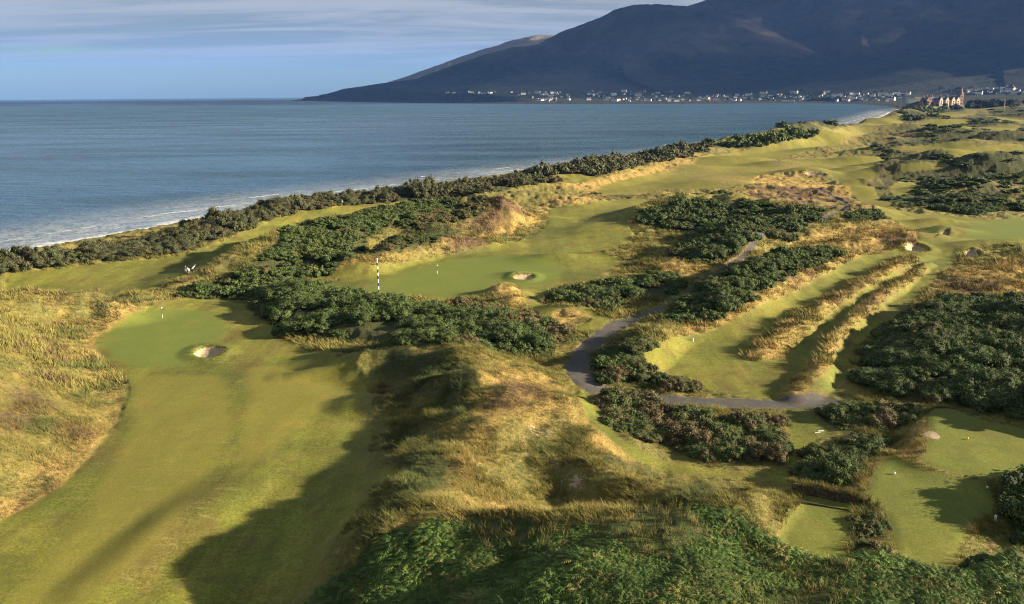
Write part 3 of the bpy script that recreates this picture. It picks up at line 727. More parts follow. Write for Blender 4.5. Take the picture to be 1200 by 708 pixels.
# ------------------------------------------------------------------ sea
def sea():
    az = np.radians(np.concatenate([np.arange(-80, -38, 1.0), np.arange(-38, 38.1, 0.2), np.arange(39, 60, 1.0)]))
    rr = np.concatenate([np.geomspace(120, 900, 420), np.geomspace(900, 34000, 200)[1:]])
    A, R = np.meshgrid(az, rr, indexing='ij')
    x, y = R * np.sin(A), R * np.cos(A)
    s = shore_sd(x.ravel(), y.ravel())
    s = s + 3.0 * fbm(x.ravel(), y.ravel(), 45, 4, 401)
    z = np.full(x.shape, SEA) - R * R / (2 * REARTH)
    n, m = x.shape
    idx = np.arange(n * m).reshape(n, m)
    Fq = np.stack([idx[:-1, :-1], idx[1:, :-1], idx[1:, 1:], idx[:-1, 1:]], 2).reshape(-1, 4)[:, ::-1]
    Fq = Fq[(s[Fq] < 40).any(1)]
    Vq = np.stack([x, y, z], 2).reshape(-1, 3)
    u, inv = np.unique(Fq, return_inverse=True)
    me = np_mesh('sea', Vq[u], inv.reshape(-1, 4), True, {'shore': ('FLOAT', np.clip(-s, -50, 3000)[u]), 'rad': ('FLOAT', R.ravel()[u])})
    t = NT('sea_water')
    sh = t.attr('shore')
    pos = t.pos()
    w1 = t.noise(0.045, 5, 0.62, scl=(0.7, 1.6, 1)); w2 = t.noise(0.16, 4, 0.6, scl=(0.45, 1.7, 1)); w3 = t.noise(0.006, 4, 0.6, scl=(0.5, 2.0, 1))
    c = t.mix(t.ramp(w3, 0.35, 0.65), SEA_DEEP, SEA_LITE)
    nearby = t.ramp(t.attr('rad'), 2600, 1900)
    c = t.mix(t.math('MULTIPLY', t.ramp(sh, 80, 10), nearby), c, (0.24, 0.27, 0.29))
    # surf: broken white lines running with the shore
    d2 = t.math('ADD', sh, t.math('MULTIPLY', t.noise(0.03, 3, 0.5), 14.0))
    f1 = t.math('MULTIPLY', t.ramp(d2, 6.0, 8.0), t.ramp(d2, 16.0, 9.5))
    f2 = t.math('MULTIPLY', t.ramp(d2, 29.0, 30.0), t.ramp(d2, 33.5, 30.8))
    f3 = t.math('MULTIPLY', t.ramp(d2, 47.0, 47.8), t.ramp(d2, 50.5, 48.5))
    br = t.noise(0.045, 4, 0.6)
    foam = t.math('ADD', t.math('MULTIPLY', f1, t.ramp(br, 0.3, 0.42)), t.math('ADD', t.math('MULTIPLY', t.math('MULTIPLY', f2, 0.6), t.ramp(br, 0.44, 0.56)), t.math('MULTIPLY', f3, t.ramp(t.noise(0.03, 4, 0.6), 0.54, 0.6))))
    foam = t.math('MULTIPLY', t.math('MINIMUM', foam, 1.0), t.ramp(t.noise(0.5, 4, 0.7), 0.25, 0.55))
    foam = t.math('MULTIPLY', foam, nearby)
    t.color(t.mix(foam, c, (0.56, 0.58, 0.60)))
    t.b.inputs['IOR'].default_value = 1.33; t.b.inputs['Specular IOR Level'].default_value = 0.5
    paws = t.ramp(t.noise(0.012, 4, 0.6, scl=(0.35, 1.6, 1)), 0.4, 0.62, 0.0, 0.16)
    t.put(t.b.inputs['Roughness'], t.math('ADD', t.math('MAXIMUM', t.math('MULTIPLY', foam, 0.6), paws), t.ramp(t.attr('rad'), 500, 2500, 0.1, 0.32)))
    t.bump(t.math('ADD', t.math('MULTIPLY', w1, 1.2), t.math('MULTIPLY', w2, 1.3)), 1.0, SEA_BUMP)
    struct('sea', me, t.m)
SEA_DEEP = (0.020, 0.060, 0.105); SEA_LITE = (0.036, 0.088, 0.140); SEA_BUMP = 2.4
sea()

# ------------------------------------------------------------------ mountains beyond the bay
def mridge(pts, w, p=1.25):
    P = [at_range(a, b, r) for a, b, r in pts]
    return ([(float(q[0]), float(q[1])) for q in P], [float(q[2]) for q in P], w, p)
MR = [
    mridge([(343, 118, 6500), (372, 111, 6450), (405, 105, 6400), (450, 98, 6300), (490, 92, 6200), (530, 77, 6200), (570, 64, 6200), (600, 56, 6200), (632, 51, 6150), (655, 39, 6200), (690, 25, 6250), (722, 12, 6300), (745, 6, 6350), (772, 3.5, 6400), (800, 6, 6450), (826, 14, 6700), (860, 18, 7000)], 2300, 1.2),
    mridge([(360, 116, 9000), (440, 101, 8900), (475, 90, 8800), (540, 67, 8700), (600, 47, 8600), (625, 41.5, 8500), (655, 41, 8400), (700, 45, 8300)], 2600, 1.1),
    mridge([(760, 20, 7800), (806, 8, 7800), (835, -3, 7900), (875, -16, 7900), (950, -45, 8000), (1060, -62, 8000), (1200, -70, 7800), (1330, -60, 7500), (1500, -20, 7000), (1800, 0, 6500)], 2900, 1.1),
    mridge([(870, 26, 6900), (905, 48, 6100), (930, 75, 5600)], 900, 1.3),
    mridge([(1000, -10, 7200), (1010, 40, 6200), (1010, 75, 5400)], 1000, 1.3),
    mridge([(1040, 70, 5200), (1110, 48, 5000), (1167, 31, 4900), (1200, 17, 4900), (1300, -20, 4900), (1500, -45, 4900), (1800, -60, 5000)], 1500, 1.2),
    mridge([(770, 5, 6350), (800, 40, 5800), (815, 70, 5400)], 800, 1.3),
]
def mtn_height(x, y, s):
    base = SEA + np.clip(s, -100, 60) * 0.1 + np.clip(s - 60, 0, 900) * 0.055 + np.clip(s - 960, 0, 6000) * 0.03
    wx = x + 130 * fbm(x, y, 1400, 4, 501); wy = y + 130 * fbm(x, y, 1400, 4, 521)
    h = np.zeros(x.shape); dmin = np.full(x.shape, 1e9)
    for pts, zs, w, p in MR:
        d, z = seg_dist(wx, wy, pts, zs)
        d0, z0 = seg_dist(x, y, pts, zs)
        dmin = np.minimum(dmin, d0)
        k = sstep(0, 300, d0); d = d * k + d0 * (1 - k); z = z * k + z0 * (1 - k)
        h = np.maximum(h, z * np.maximum(1 - d / w, 0) ** p)
    gul = 1 - np.abs(fbm(x, y, 1150, 5, 541))
    h = h - 190 * sstep(20, 300, h) * (1 - gul) * 1.3 * sstep(60, 500, dmin) + 60 * sstep(60, 300, h) * (0.3 - np.abs(fbm(x, y, 420, 4, 581))) * sstep(40, 300, dmin) + 12 * sstep(60, 300, h) * fbm(x, y, 160, 4, 561)
    h = h * sstep(0, 120, s)
    h = np.where(s < 130, h * sstep(10, 130, s) - 60 * (1 - sstep(30, 130, s)), h)
    flat = sstep(3600, 2600, np.hypot(x, y))
    return np.maximum(base * (1 - flat) + flat * np.minimum(-3, base), h) + 1.5 * fbm(x, y, 120, 3, 571) * sstep(0, 80, s)
MA = np.radians(np.concatenate([np.arange(-24, 36, 0.07), np.arange(36, 70, 0.6)]))
MRR = np.concatenate([np.geomspace(2560, 4600, 110)[:-1], np.geomspace(4600, 10500, 330)])
mA, mR = np.meshgrid(MA, MRR, indexing='ij')
mX, mY = mR * np.sin(mA), mR * np.cos(mA)
mS = shore_sd(mX.ravel(), mY.ravel()).reshape(mX.shape)
mZ = mtn_height(mX.ravel(), mY.ravel(), mS.ravel()).reshape(mX.shape)
def mountains():
    n, m = mX.shape
    idx = np.arange(n * m).reshape(n, m)
    Fq = np.stack([idx[:-1, :-1], idx[1:, :-1], idx[1:, 1:], idx[:-1, 1:]], 2).reshape(-1, 4)[:, ::-1]
    Fq = Fq[(mS.ravel()[Fq] > -40).any(1)]
    Vq = np.stack([mX, mY, mZ - mR ** 2 / (2 * REARTH)], 2).reshape(-1, 3)
    u, inv = np.unique(Fq, return_inverse=True)
    me = np_mesh('mountain', Vq[u], inv.reshape(-1, 4), True, {'alt': ('FLOAT', mZ.ravel()[u]), 'inl': ('FLOAT', np.clip(mS.ravel(), 0, 9000)[u])})
    t = NT('mountain_heath')
    alt = t.math('ADD', t.attr('alt'), t.math('MULTIPLY', t.math('SUBTRACT', t.noise(0.0022, 6, 0.6), 0.5), 260.0))
    n1 = t.noise(0.006, 6, 0.62); n2 = t.noise(0.03, 5, 0.65)
    forest = t.mix(t.ramp(n2, 0.35, 0.65), (0.005, 0.009, 0.005), (0.022, 0.028, 0.013))
    heath = t.mix(t.ramp(n1, 0.4, 0.65), (0.036, 0.027, 0.020), (0.070, 0.058, 0.034))
    heath = t.mix(t.ramp(n2, 0.62, 0.75), heath, (0.17, 0.15, 0.13))
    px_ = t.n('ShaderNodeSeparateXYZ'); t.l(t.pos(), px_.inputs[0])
    bare = t.math('MULTIPLY', t.ramp(px_.outputs[1], 7250, 7600), t.ramp(px_.outputs[0], 1300, 700))     # far hill mask; its paler tone is distance haze put into the colour
    heath = t.mix(bare, heath, (0.20, 0.175, 0.15)); forest = t.mix(bare, forest, (0.16, 0.15, 0.12))  # haze paleness mixed into the far hill's albedo
    c = t.mix(t.ramp(alt, 210, 330), forest, heath)
    low = t.mix(t.ramp(n2, 0.42, 0.6), (0.014, 0.020, 0.008), (0.036, 0.042, 0.015))
    c = t.mix(t.ramp(t.math('ADD', t.attr('alt'), t.math('MULTIPLY', n1, 60.0)), 80, 30), c, low)
    c = t.mix(t.ramp(t.attr('inl'), 90, 30), c, (0.03, 0.028, 0.022))
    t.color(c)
    t.bump(t.math('ADD', n2, t.math('MULTIPLY', t.noise(0.12, 4, 0.7), 0.5)), 0.8, 22)
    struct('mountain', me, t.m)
mountains()
def mhit(px, py):
    d = rays(px, py); hl = math.hypot(d[0], d[1]); sl = d[2] / hl; az = math.atan2(d[0], d[1])
    i = int(np.interp(az, MA, np.arange(len(MA))))
    col = mZ[i] - MRR ** 2 / (2 * REARTH)
    ok = (col >= CAM_Z + sl * MRR) & (mS[i] > 8)
    j = int(np.argmax(ok)) if ok.any() else -1
    if j < 0: return None
    r = MRR[j]
    return r * math.sin(az), r * math.cos(az), col[j]

# ------------------------------------------------------------------ cloud bank added out of view to shade the mountains, and the sea air
def puff_cloud():
    r = np.random.default_rng(5)
    base, q = quad_sphere(5)
    Vs, Fs, o = [], [], 0
    for k in range(360):
        x = r.uniform(1200, 15500); y = r.uniform(3500, 11500); rad = r.uniform(450, 900)
        if y > 7500 and x < 6800: continue
        v = base * (1 + 0.12 * np.sin(base[:, [1, 2, 0]] * 7 + k)) * np.array([rad, rad, rad * 0.22]) + np.array([x, y, 1720 + r.uniform(-60, 180)])
        Vs.append(v); Fs.append(q + o); o += len(v)
    t = NT('cloud_vapour'); t.color((0.8, 0.8, 0.82))
    tr = t.n('ShaderNodeBsdfTransparent'); mx = t.n('ShaderNodeMixShader'); mx.inputs[0].default_value = 0.30     # thin vapour: some sun comes through
    t.l(tr.outputs[0], mx.inputs[1]); t.l(t.b.outputs[0], mx.inputs[2]); t.l(mx.outputs[0], t.out.inputs[0])
    tag(obj('shade_cloud', np_mesh('shade_cloud', np.concatenate(Vs), np.concatenate(Fs), True), t.m), kind='stuff')
def quad_sphere(n):
    Vs, Fs, o = [], [], 0
    g = np.linspace(-1, 1, n + 1); a, b = np.meshgrid(g, g, indexing='ij')
    idx = np.arange((n + 1) ** 2).reshape(n + 1, n + 1)
    f = np.stack([idx[:-1, :-1], idx[1:, :-1], idx[1:, 1:], idx[:-1, 1:]], 2).reshape(-1, 4)
    for ax in range(3):
        for s in (-1, 1):
            p = np.zeros(((n + 1) ** 2, 3)); p[:, ax] = s
            p[:, (ax + 1) % 3] = a.ravel(); p[:, (ax + 2) % 3] = b.ravel() * s
            Vs.append(p / np.linalg.norm(p, axis=1)[:, None]); Fs.append(f + o); o += len(p)
    return np.concatenate(Vs), np.concatenate(Fs)
puff_cloud()
def haze():
    x0, x1, y0, y1, z0, z1 = -30000, 30000, -1800, 35000, -120, 1400
    V_ = np.array([(x, y, z) for x in (x0, x1) for y in (y0, y1) for z in (z0, z1)])
    F_ = np.array([(0, 1, 3, 2), (4, 6, 7, 5), (0, 4, 5, 1), (2, 3, 7, 6), (0, 2, 6, 4), (1, 5, 7, 3)])
    m = bpy.data.materials.new('sea_air'); m.use_nodes = True; nt = m.node_tree; nt.nodes.clear()
    out = nt.nodes.new('ShaderNodeOutputMaterial'); pv = nt.nodes.new('ShaderNodeVolumePrincipled')
    pv.inputs['Color'].default_value = HAZE_COL; pv.inputs['Density'].default_value = HAZE_DENS; pv.inputs['Anisotropy'].default_value = 0.0
    nt.links.new(pv.outputs[0], out.inputs['Volume'])
    tag(obj('haze', np_mesh('haze', V_, F_), m), kind='stuff')
HAZE_COL = (0.15, 0.36, 1.0, 1); HAZE_DENS = 2.5e-5
haze()

# ------------------------------------------------------------------ scatter helpers
def merge(protos, pos, rot, scl, which, attrs=None, lean=None):
    """copies of quad prototypes merged into one vertex / face list; attrs: per copy values"""
    Vs, Fs, At, o = [], [], {k: [] for k in (attrs or {})}, 0
    extra = {}
    for p, (pv, pf, pa) in enumerate(protos):
        s = np.where(which == p)[0]
        if not len(s): continue
        c, sn = np.cos(rot[s])[:, None], np.sin(rot[s])[:, None]
        x = pv[None, :, 0] * c - pv[None, :, 1] * sn; y = pv[None, :, 0] * sn + pv[None, :, 1] * c
        sc = scl[s]
        if sc.ndim == 1: sc = np.stack([sc, sc, sc], 1)
        z = np.broadcast_to(pv[None, :, 2], x.shape) * sc[:, 2:3]
        x = x * sc[:, 0:1]; y = y * sc[:, 1:2]
        if lean is not None: x = x + lean[s, 0:1] * z; y = y + lean[s, 1:2] * z
        v = np.stack([x + pos[s, 0:1], y + pos[s, 1:2], z + pos[s, 2:3]], 2)
        n = len(pv)
        f = pf[None] + (np.arange(len(s)) * n)[:, None, None] + o
        Vs.append(v.reshape(-1, 3)); Fs.append(f.reshape(-1, 4)); o += n * len(s)
        for k in At: At[k].append(np.repeat(attrs[k][s], n))
        for k, a in (pa or {}).items(): extra.setdefault(k, []).append(np.tile(a, len(s)))
    at = {k: ('FLOAT', np.concatenate(v)) for k, v in At.items()}
    at.update({k: ('FLOAT', np.concatenate(v)) for k, v in extra.items()})
    return np.concatenate(Vs), np.concatenate(Fs), at
def in_frame(x, y, z, mar=60):
    p = np.stack([x, y, z - CAM_Z], -1) @ Rm
    px = 600 + FPX * p[..., 0] / -p[..., 2]; py = 354 - FPX * p[..., 1] / -p[..., 2]
    return (p[..., 2] < -1) & (px > -mar) & (px < 1200 + mar) & (py > -mar) & (py < 708 + mar * 2), px, py

# ------------------------------------------------------------------ gorse and sea shrubs
def bush_proto(seed, leaves, size, lobes=24, hull=2, flat=0.85):
    r = np.random.default_rng(seed)
    Vs, Fs, T, o = [], [], [], 0
    hs, hf = quad_sphere(hull)
    C, R = [], []
    for k in range(lobes):
        a = r.uniform(0, 2 * math.pi); d = 0.85 * math.sqrt(r.random()); rad = r.uniform(0.11, 0.30)
        C.append((d * math.cos(a), d * math.sin(a), (0.30 + 0.42 * (1 - d * d)) * r.uniform(0.55, 1.3) * flat)); R.append(rad)
    C.append((0, 0, 0.24)); R.append(0.50)
    C = np.array(C); R = np.array(R)
    for c, rad in zip(C, R):
        v = hs * rad * 0.82 + c; v[:, 2] = np.maximum(v[:, 2], -0.15)
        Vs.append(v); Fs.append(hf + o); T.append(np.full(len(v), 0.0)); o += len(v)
    pr = R ** 2 / (R ** 2).sum()
    k = r.choice(len(C), leaves, p=pr)
    n = r.normal(size=(leaves, 3)); n[:, 2] = np.abs(n[:, 2]) * 0.9 - 0.25; n /= np.linalg.norm(n, axis=1)[:, None]
    p = C[k] + n * (R[k] * (0.80 + 0.55 * r.random(leaves) ** 2))[:, None]
    p[:, 2] = np.maximum(p[:, 2], 0.0)
    d1 = r.normal(size=(leaves, 3)); d1 -= (d1 * n).sum(1)[:, None] * n * 0.6; d1 /= np.linalg.norm(d1, axis=1)[:, None]
    d2 = np.cross(n, d1) + r.normal(size=(leaves, 3)) * 0.35; d2 /= np.linalg.norm(d2, axis=1)[:, None]
    s = (size * r.uniform(0.6, 1.4, leaves))[:, None]
    q = np.stack([p - d1 * s, p - d2 * s * 0.55, p + d1 * s + n * s * 0.5, p + d2 * s * 0.55], 1)
    Vs.append(q.reshape(-1, 3)); Fs.append(np.arange(leaves * 4).reshape(-1, 4) + o)
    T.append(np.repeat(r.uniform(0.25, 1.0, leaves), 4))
    return np.concatenate(Vs), np.concatenate(Fs), {'tip': np.concatenate(T)}
def shrub_material(name, dark, light, brown, lone):
    t = NT(name)
    tip = t.attr('tip')
    if lone:
        oi = t.n('ShaderNodeObjectInfo'); s = t.n('ShaderNodeSeparateColor'); t.l(oi.outputs['Color'], s.inputs[0])
        br, rnd = s.outputs[0], s.outputs[1]
    else: br, rnd = t.attr('br'), t.attr('rnd')
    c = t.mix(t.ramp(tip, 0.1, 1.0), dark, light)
    bn = t.math('ADD', br, t.math('MULTIPLY', t.math('SUBTRACT', t.noise(0.8, 4, 0.6), 0.5), 1.5))
    c = t.mix(t.ramp(bn, 0.42, 0.75), c, t.mix(tip, tuple(v * 0.45 for v in brown), brown))
    c = t.vary(c, t.math('ADD', t.math('MULTIPLY', rnd, 0.5), 0.25), 0.86, 1.16); c = t.vary(c, t.noise(0.45, 4, 0.65), 0.55, 1.45)
    t.color(c); t.b.inputs['Roughness'].default_value = 0.75; t.b.inputs['Specular IOR Level'].default_value = 0.2
    return t.m
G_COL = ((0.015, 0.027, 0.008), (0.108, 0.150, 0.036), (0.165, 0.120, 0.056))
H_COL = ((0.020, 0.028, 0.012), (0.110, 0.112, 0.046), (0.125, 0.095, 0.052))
M_GORSE, M_GORSE_S = shrub_material('gorse_leaves', *G_COL, True), shrub_material('gorse_leaves_mass', *G_COL, False)
M_HEDGE, M_HEDGE_S = shrub_material('shrub_leaves', *H_COL, True), shrub_material('shrub_leaves_mass', *H_COL, False)
GP = [bush_proto(s, 5200, 0.032, 32) for s in range(8)]; GPM = [bush_proto(10 + s, 1500, 0.058, 24) for s in range(4)]; GPL = [bush_proto(20 + s, 170, 0.15, 8, 2) for s in range(4)]
HP = [bush_proto(40 + s, 4200, 0.032, 20, 2, 1.0) for s in range(6)]; HPM = [bush_proto(50 + s, 1500, 0.055, 18, 2, 1.0) for s in range(3)]; HPL = [bush_proto(60 + s, 170, 0.15, 8, 2, 1.0) for s in range(3)]

PATCH = {  # label, brownness, radius, spacing
    'valley': ('dark green gorse bush in the thicket below the striped pole', 0.18, (1.5, 2.6), 2.1),
    'brown': ('brownish gorse bush at the right end of the thicket below the second green', 0.62, (1.2, 1.9), 1.9),
    'dune': ('green gorse bush on the dune between the left fairway and second green', 0.30, (1.2, 2.2), 2.3),
    'mid': ('gorse bush in the clump right of the second putting green', 0.30, (1.3, 2.2), 2.2),
    'hill': ('gorse bush on the dark hill beyond the second putting green', 0.25, (1.6, 2.8), 2.9),
    'track': ('gorse bush in the long strip between the buggy path and tee lanes', 0.22, (1.3, 2.2), 2.2),
    'right': ('dark gorse bush in the broad thicket at the right edge', 0.20, (1.5, 2.6), 2.3),
    'block': ('gorse bush in the island of scrub enclosed by the mown walkway', 0.52, (1.4, 2.3), 1.9),
    'bend': ('gorse bush inside the bend of the tarmac path', 0.50, (1.2, 1.9), 1.9),
    'corner': ('gorse bush in the row behind the gravel patch', 0.34, (1.5, 2.2), 1.9),
    'knoll': ('gorse bush on the knoll left of the upper tee lawns', 0.36, (1.3, 2.0), 1.7),
    'edge': ('dark gorse bush at the lower right edge beside the tee lawn', 0.08, (1.8, 2.6), 2.0),
    'ruddy': ('low brownish shrub on the dune peak above the second green', 0.62, (0.8, 1.5), 1.7),
    'rise': ('low dark shrub on the rise at the back of the second green', 0.5, (0.7, 1.2), 1.5),
    'between': ('soft grey green bush between the two lower tee lawns', 0.3, (1.0, 1.5), 1.5),
    'rim': ('low dark bush at the near edge of the shaded tee lawn', 0.15, (1.0, 1.5), 1.6),
    'far_a': ('dark bush in the small clump beside the far end of the path', 0.12, (1.6, 2.2), 2.6),
    'far_b': ('dark bush in the clump left of the far right green', 0.12, (1.8, 2.6), 2.8),
    'far_c': ('dark bush at the right edge behind the far green', 0.12, (1.8, 2.6), 2.8),
    'far_d': ('dark bush on the seaside dune far up the coast', 0.25, (3.4, 5.0), 5.0),
    'hedge': ('olive green shrub in the hedge along the sea bank', 0.34, (1.9, 3.3), 2.5),
}
def fill(W, sp, r):
    x0, y0 = W.min(0); x1, y1 = W.max(0)
    gx, gy = np.meshgrid(np.arange(x0, x1 + sp, sp), np.arange(y0, y1 + sp, sp * 0.9))
    gx = gx + (np.arange(gx.shape[0]) % 2)[:, None] * sp * 0.5
    x = gx.ravel() + r.uniform(-0.38, 0.38, gx.size) * sp; y = gy.ravel() + r.uniform(-0.38, 0.38, gx.size) * sp
    return x, y
def bushes():
    r = np.random.default_rng(11)
    rec = []
    for k, (label, br, rad, sp) in PATCH.items():
        W = GORSE_W[k]
        x, y = fill(W, sp, r)
        d = poly_sd(x, y, W, 4.0)
        mown_here = grid_lookup(mown.reshape(GX.shape), x, y); pth = grid_lookup(path.reshape(GX.shape), x, y); s = grid_lookup(GS, x, y)
        ok = (d > -0.2 + 0.35 * r.random(len(x))) & (mown_here < 0.4) & (pth < 0.3) & (s > 28)
        if k in ('dune',): ok &= fbm(x, y, 16, 3, 611) > -0.6
        if k == 'hedge': ok &= (fbm(x, y, 22, 3, 651) > -0.30) | (x < -60)
        if k in ('right', 'valley'): ok &= fbm(x, y, 11, 3, 671) > -0.42
        if k in ('track', 'mid', 'hill'): ok &= fbm(x, y, 14, 3, 621) > -0.38
        x, y, d = x[ok], y[ok], d[ok]
        R = 1.1 * (rad[0] * 0.7 + (rad[1] * 1.25 - rad[0] * 0.7) * r.random(len(x)) ** 1.3) * np.where(d < 1.2, 0.75, 1.0)
        for a, b, c in zip(x, y, R): rec.append((k, a, b, c, br + r.normal() * 0.14, label))
    # loose bushes and scrub over the far hummocks
    for P in SCRUB_EXTRA[:6]:
        W = wpoly(P); x, y = fill(W, 4.5 + np.hypot(*W.mean(0)) * 0.006, r)
        ok = (poly_sd(x, y, W, 4) > 0) & (grid_lookup(mown.reshape(GX.shape), x, y) < 0.3) & (fbm(x, y, 40, 3, 631) > -0.05)
        for a, b in zip(x[ok], y[ok]): rec.append(('loose', a, b, r.uniform(1.5, 3.0) * (1 + np.hypot(a, b) / 1200), 0.2 + r.normal() * 0.15, ''))
    n = 6500; az = r.uniform(math.radians(-5), math.radians(37), n); dd = 250 * (2200 / 250) ** r.random(n)
    x, y = dd * np.sin(az), dd * np.cos(az)
    w_ = grid_lookup(wild.reshape(GX.shape), x, y) * (grid_lookup(mown.reshape(GX.shape), x, y) < 0.25)
    ok = (w_ > 0.55) & (r.random(n) < 0.55)
    for a, b, s in zip(x[ok], y[ok], grid_lookup(GS, x[ok], y[ok])):
        cst = s < 110
        rec.append(('shore' if cst else 'loose', a, b, r.uniform(1.5, 3.4) * (1 + np.hypot(a, b) / 900) * (1.15 if cst else 1), 0.28 + r.normal() * 0.18, 'dark shrub on the dunes far along the shore' if cst else ''))
    A = np.array([(q[1], q[2], q[3], q[4]) for q in rec]); key = np.array([q[0] for q in rec])
    z = gz(A[:, 0], A[:, 1])
    fr, px, py = in_frame(A[:, 0], A[:, 1], z, 40)
    keepm = fr | (np.hypot(A[:, 0], A[:, 1]) < 220)
    size = A[:, 2] / np.hypot(A[:, 0], A[:, 1]) * fr
    for kind, sel, hi, mid_p, lo, ml, ms, nm, cat, massname, group in (
            ('gorse', (key != 'hedge') & keepm, GP, GPM, GPL, M_GORSE, M_GORSE_S, 'gorse_bush', 'bush', 'gorse_scrub', None),
            ('hedge', (key == 'hedge') & keepm, HP, HPM, HPL, M_HEDGE, M_HEDGE_S, 'sea_shrub', 'shrub', 'shrub_bank', None)):
        ii = np.where(sel)[0]; order = ii[np.argsort(-size[ii])]
        nlone = 300 if kind == 'gorse' else 170
        lone, rest = order[:nlone], order[nlone:]
        meshes = []
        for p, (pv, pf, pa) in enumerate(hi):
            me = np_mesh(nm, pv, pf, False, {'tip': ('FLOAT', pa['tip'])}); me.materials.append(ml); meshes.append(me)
        for q in lone:
            k = key[q]
            o = bpy.data.objects.new(nm, meshes[r.integers(len(meshes))]); link(o)
            R = A[q, 2]; hsc = R * r.uniform(0.6, 1.3) * (1.4 if k == 'far_d' else 0.55 if k == 'loose' else 1) * (0.95 + 0.5 * float(fbm(A[q:q + 1, 0], A[q:q + 1, 1], 18, 2, 661)[0]) if kind == 'hedge' else 0.88)
            o.location = (A[q, 0], A[q, 1], z[q] - 0.12 * R); o.scale = (R * r.uniform(0.9, 1.15), R * r.uniform(0.9, 1.15), hsc)
            o.rotation_euler = (0, 0, r.uniform(0, 6.28)); o.color = (float(np.clip(A[q, 3], 0, 1)), r.random(), 0, 1)
            lab = rec[q][5] or 'dark loose gorse bush among the far right hummocks'
            tag(o, lab, cat, lab.replace('bush', 'bushes', 1).replace('shrub', 'shrubs', 1))
        if len(rest):
            n = len(rest); R = A[rest, 2]
            mid_ = np.hypot(A[rest, 0], A[rest, 1]) < 330
            protos = lo + mid_p
            which = np.where(mid_, len(lo) + r.integers(0, len(mid_p), n), r.integers(0, len(lo), n))
            sc = np.stack([R * r.uniform(0.9, 1.2, n), R * r.uniform(0.9, 1.2, n), R * r.uniform(0.6, 1.25, n) * np.where(key[rest] == 'loose', 0.55, np.where(key[rest] == 'far_d', 1.4, 1.0)) * (0.95 + 0.5 * fbm(A[rest, 0], A[rest, 1], 18, 2, 661) if kind == 'hedge' else 0.88)], 1)
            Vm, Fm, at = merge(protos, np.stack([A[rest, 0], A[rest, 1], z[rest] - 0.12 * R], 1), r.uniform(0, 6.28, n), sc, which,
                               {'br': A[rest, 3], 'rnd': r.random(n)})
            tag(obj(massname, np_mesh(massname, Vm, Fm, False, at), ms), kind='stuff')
        print('BUSH', kind, len(lone), len(rest), 'by patch', {k: int((key == k).sum()) for k in set(key)})
bushes()

# ------------------------------------------------------------------ long grass
def tuft_proto(seed, blades, seg, spread, w):
    r = np.random.default_rng(seed)
    Vs, Fs, T, o = [], [], [], 0
    for b in range(blades):
        a = r.uniform(0, 6.28); d = spread * math.sqrt(r.random()); bx, by = d * math.cos(a), d * math.sin(a)
        L = r.uniform(0.55, 1.1); oa = a + r.normal() * 0.7; out = r.uniform(0.15, 0.75)
        wa = r.uniform(0, 3.14); wx, wy = w * math.cos(wa), w * math.sin(wa)
        for i in range(seg + 1):
            t = i / seg; bend = out * t * t * L
            p = np.array([bx + math.cos(oa) * bend, by + math.sin(oa) * bend, L * t * (1 - 0.25 * out * t)])
            k = (1 - t) ** 0.7 + 0.12
            Vs += [p - np.array([wx, wy, 0]) * k, p + np.array([wx, wy, 0]) * k]; T += [t, t]
            if i: Fs.append((o, o + 1, o + 3, o + 2)); o += 2
        o += 2
    return np.array(Vs), np.array(Fs), {'tip': np.array(T)}
def grass_material():
    t = NT('long_grass')
    tip, d, g, h = t.attr('tip'), t.attr('dry'), t.attr('grn'), t.attr('hth'); rnd = t.attr('rnd')
    c = t.mix(t.ramp(d, 0.1, 0.9), (0.185, 0.162, 0.046), (0.310, 0.225, 0.076))
    c = t.mix(t.ramp(rnd, 0.62, 0.95), c, (0.115, 0.135, 0.036))
    c = t.mix(h, c, t.mix(t.ramp(rnd, 0.3, 0.8), (0.100, 0.064, 0.034), (0.135, 0.085, 0.052)))
    c = t.mix(g, c, t.mix(t.ramp(rnd, 0.2, 0.9), (0.052, 0.076, 0.021), (0.105, 0.118, 0.038)))
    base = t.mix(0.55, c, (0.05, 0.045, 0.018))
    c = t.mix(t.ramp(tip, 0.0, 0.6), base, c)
    c = t.vary(c, t.noise(0.35, 4, 0.6), 0.72, 1.28)
    t.color(c); t.b.inputs['Roughness'].default_value = 0.8
    return t.m
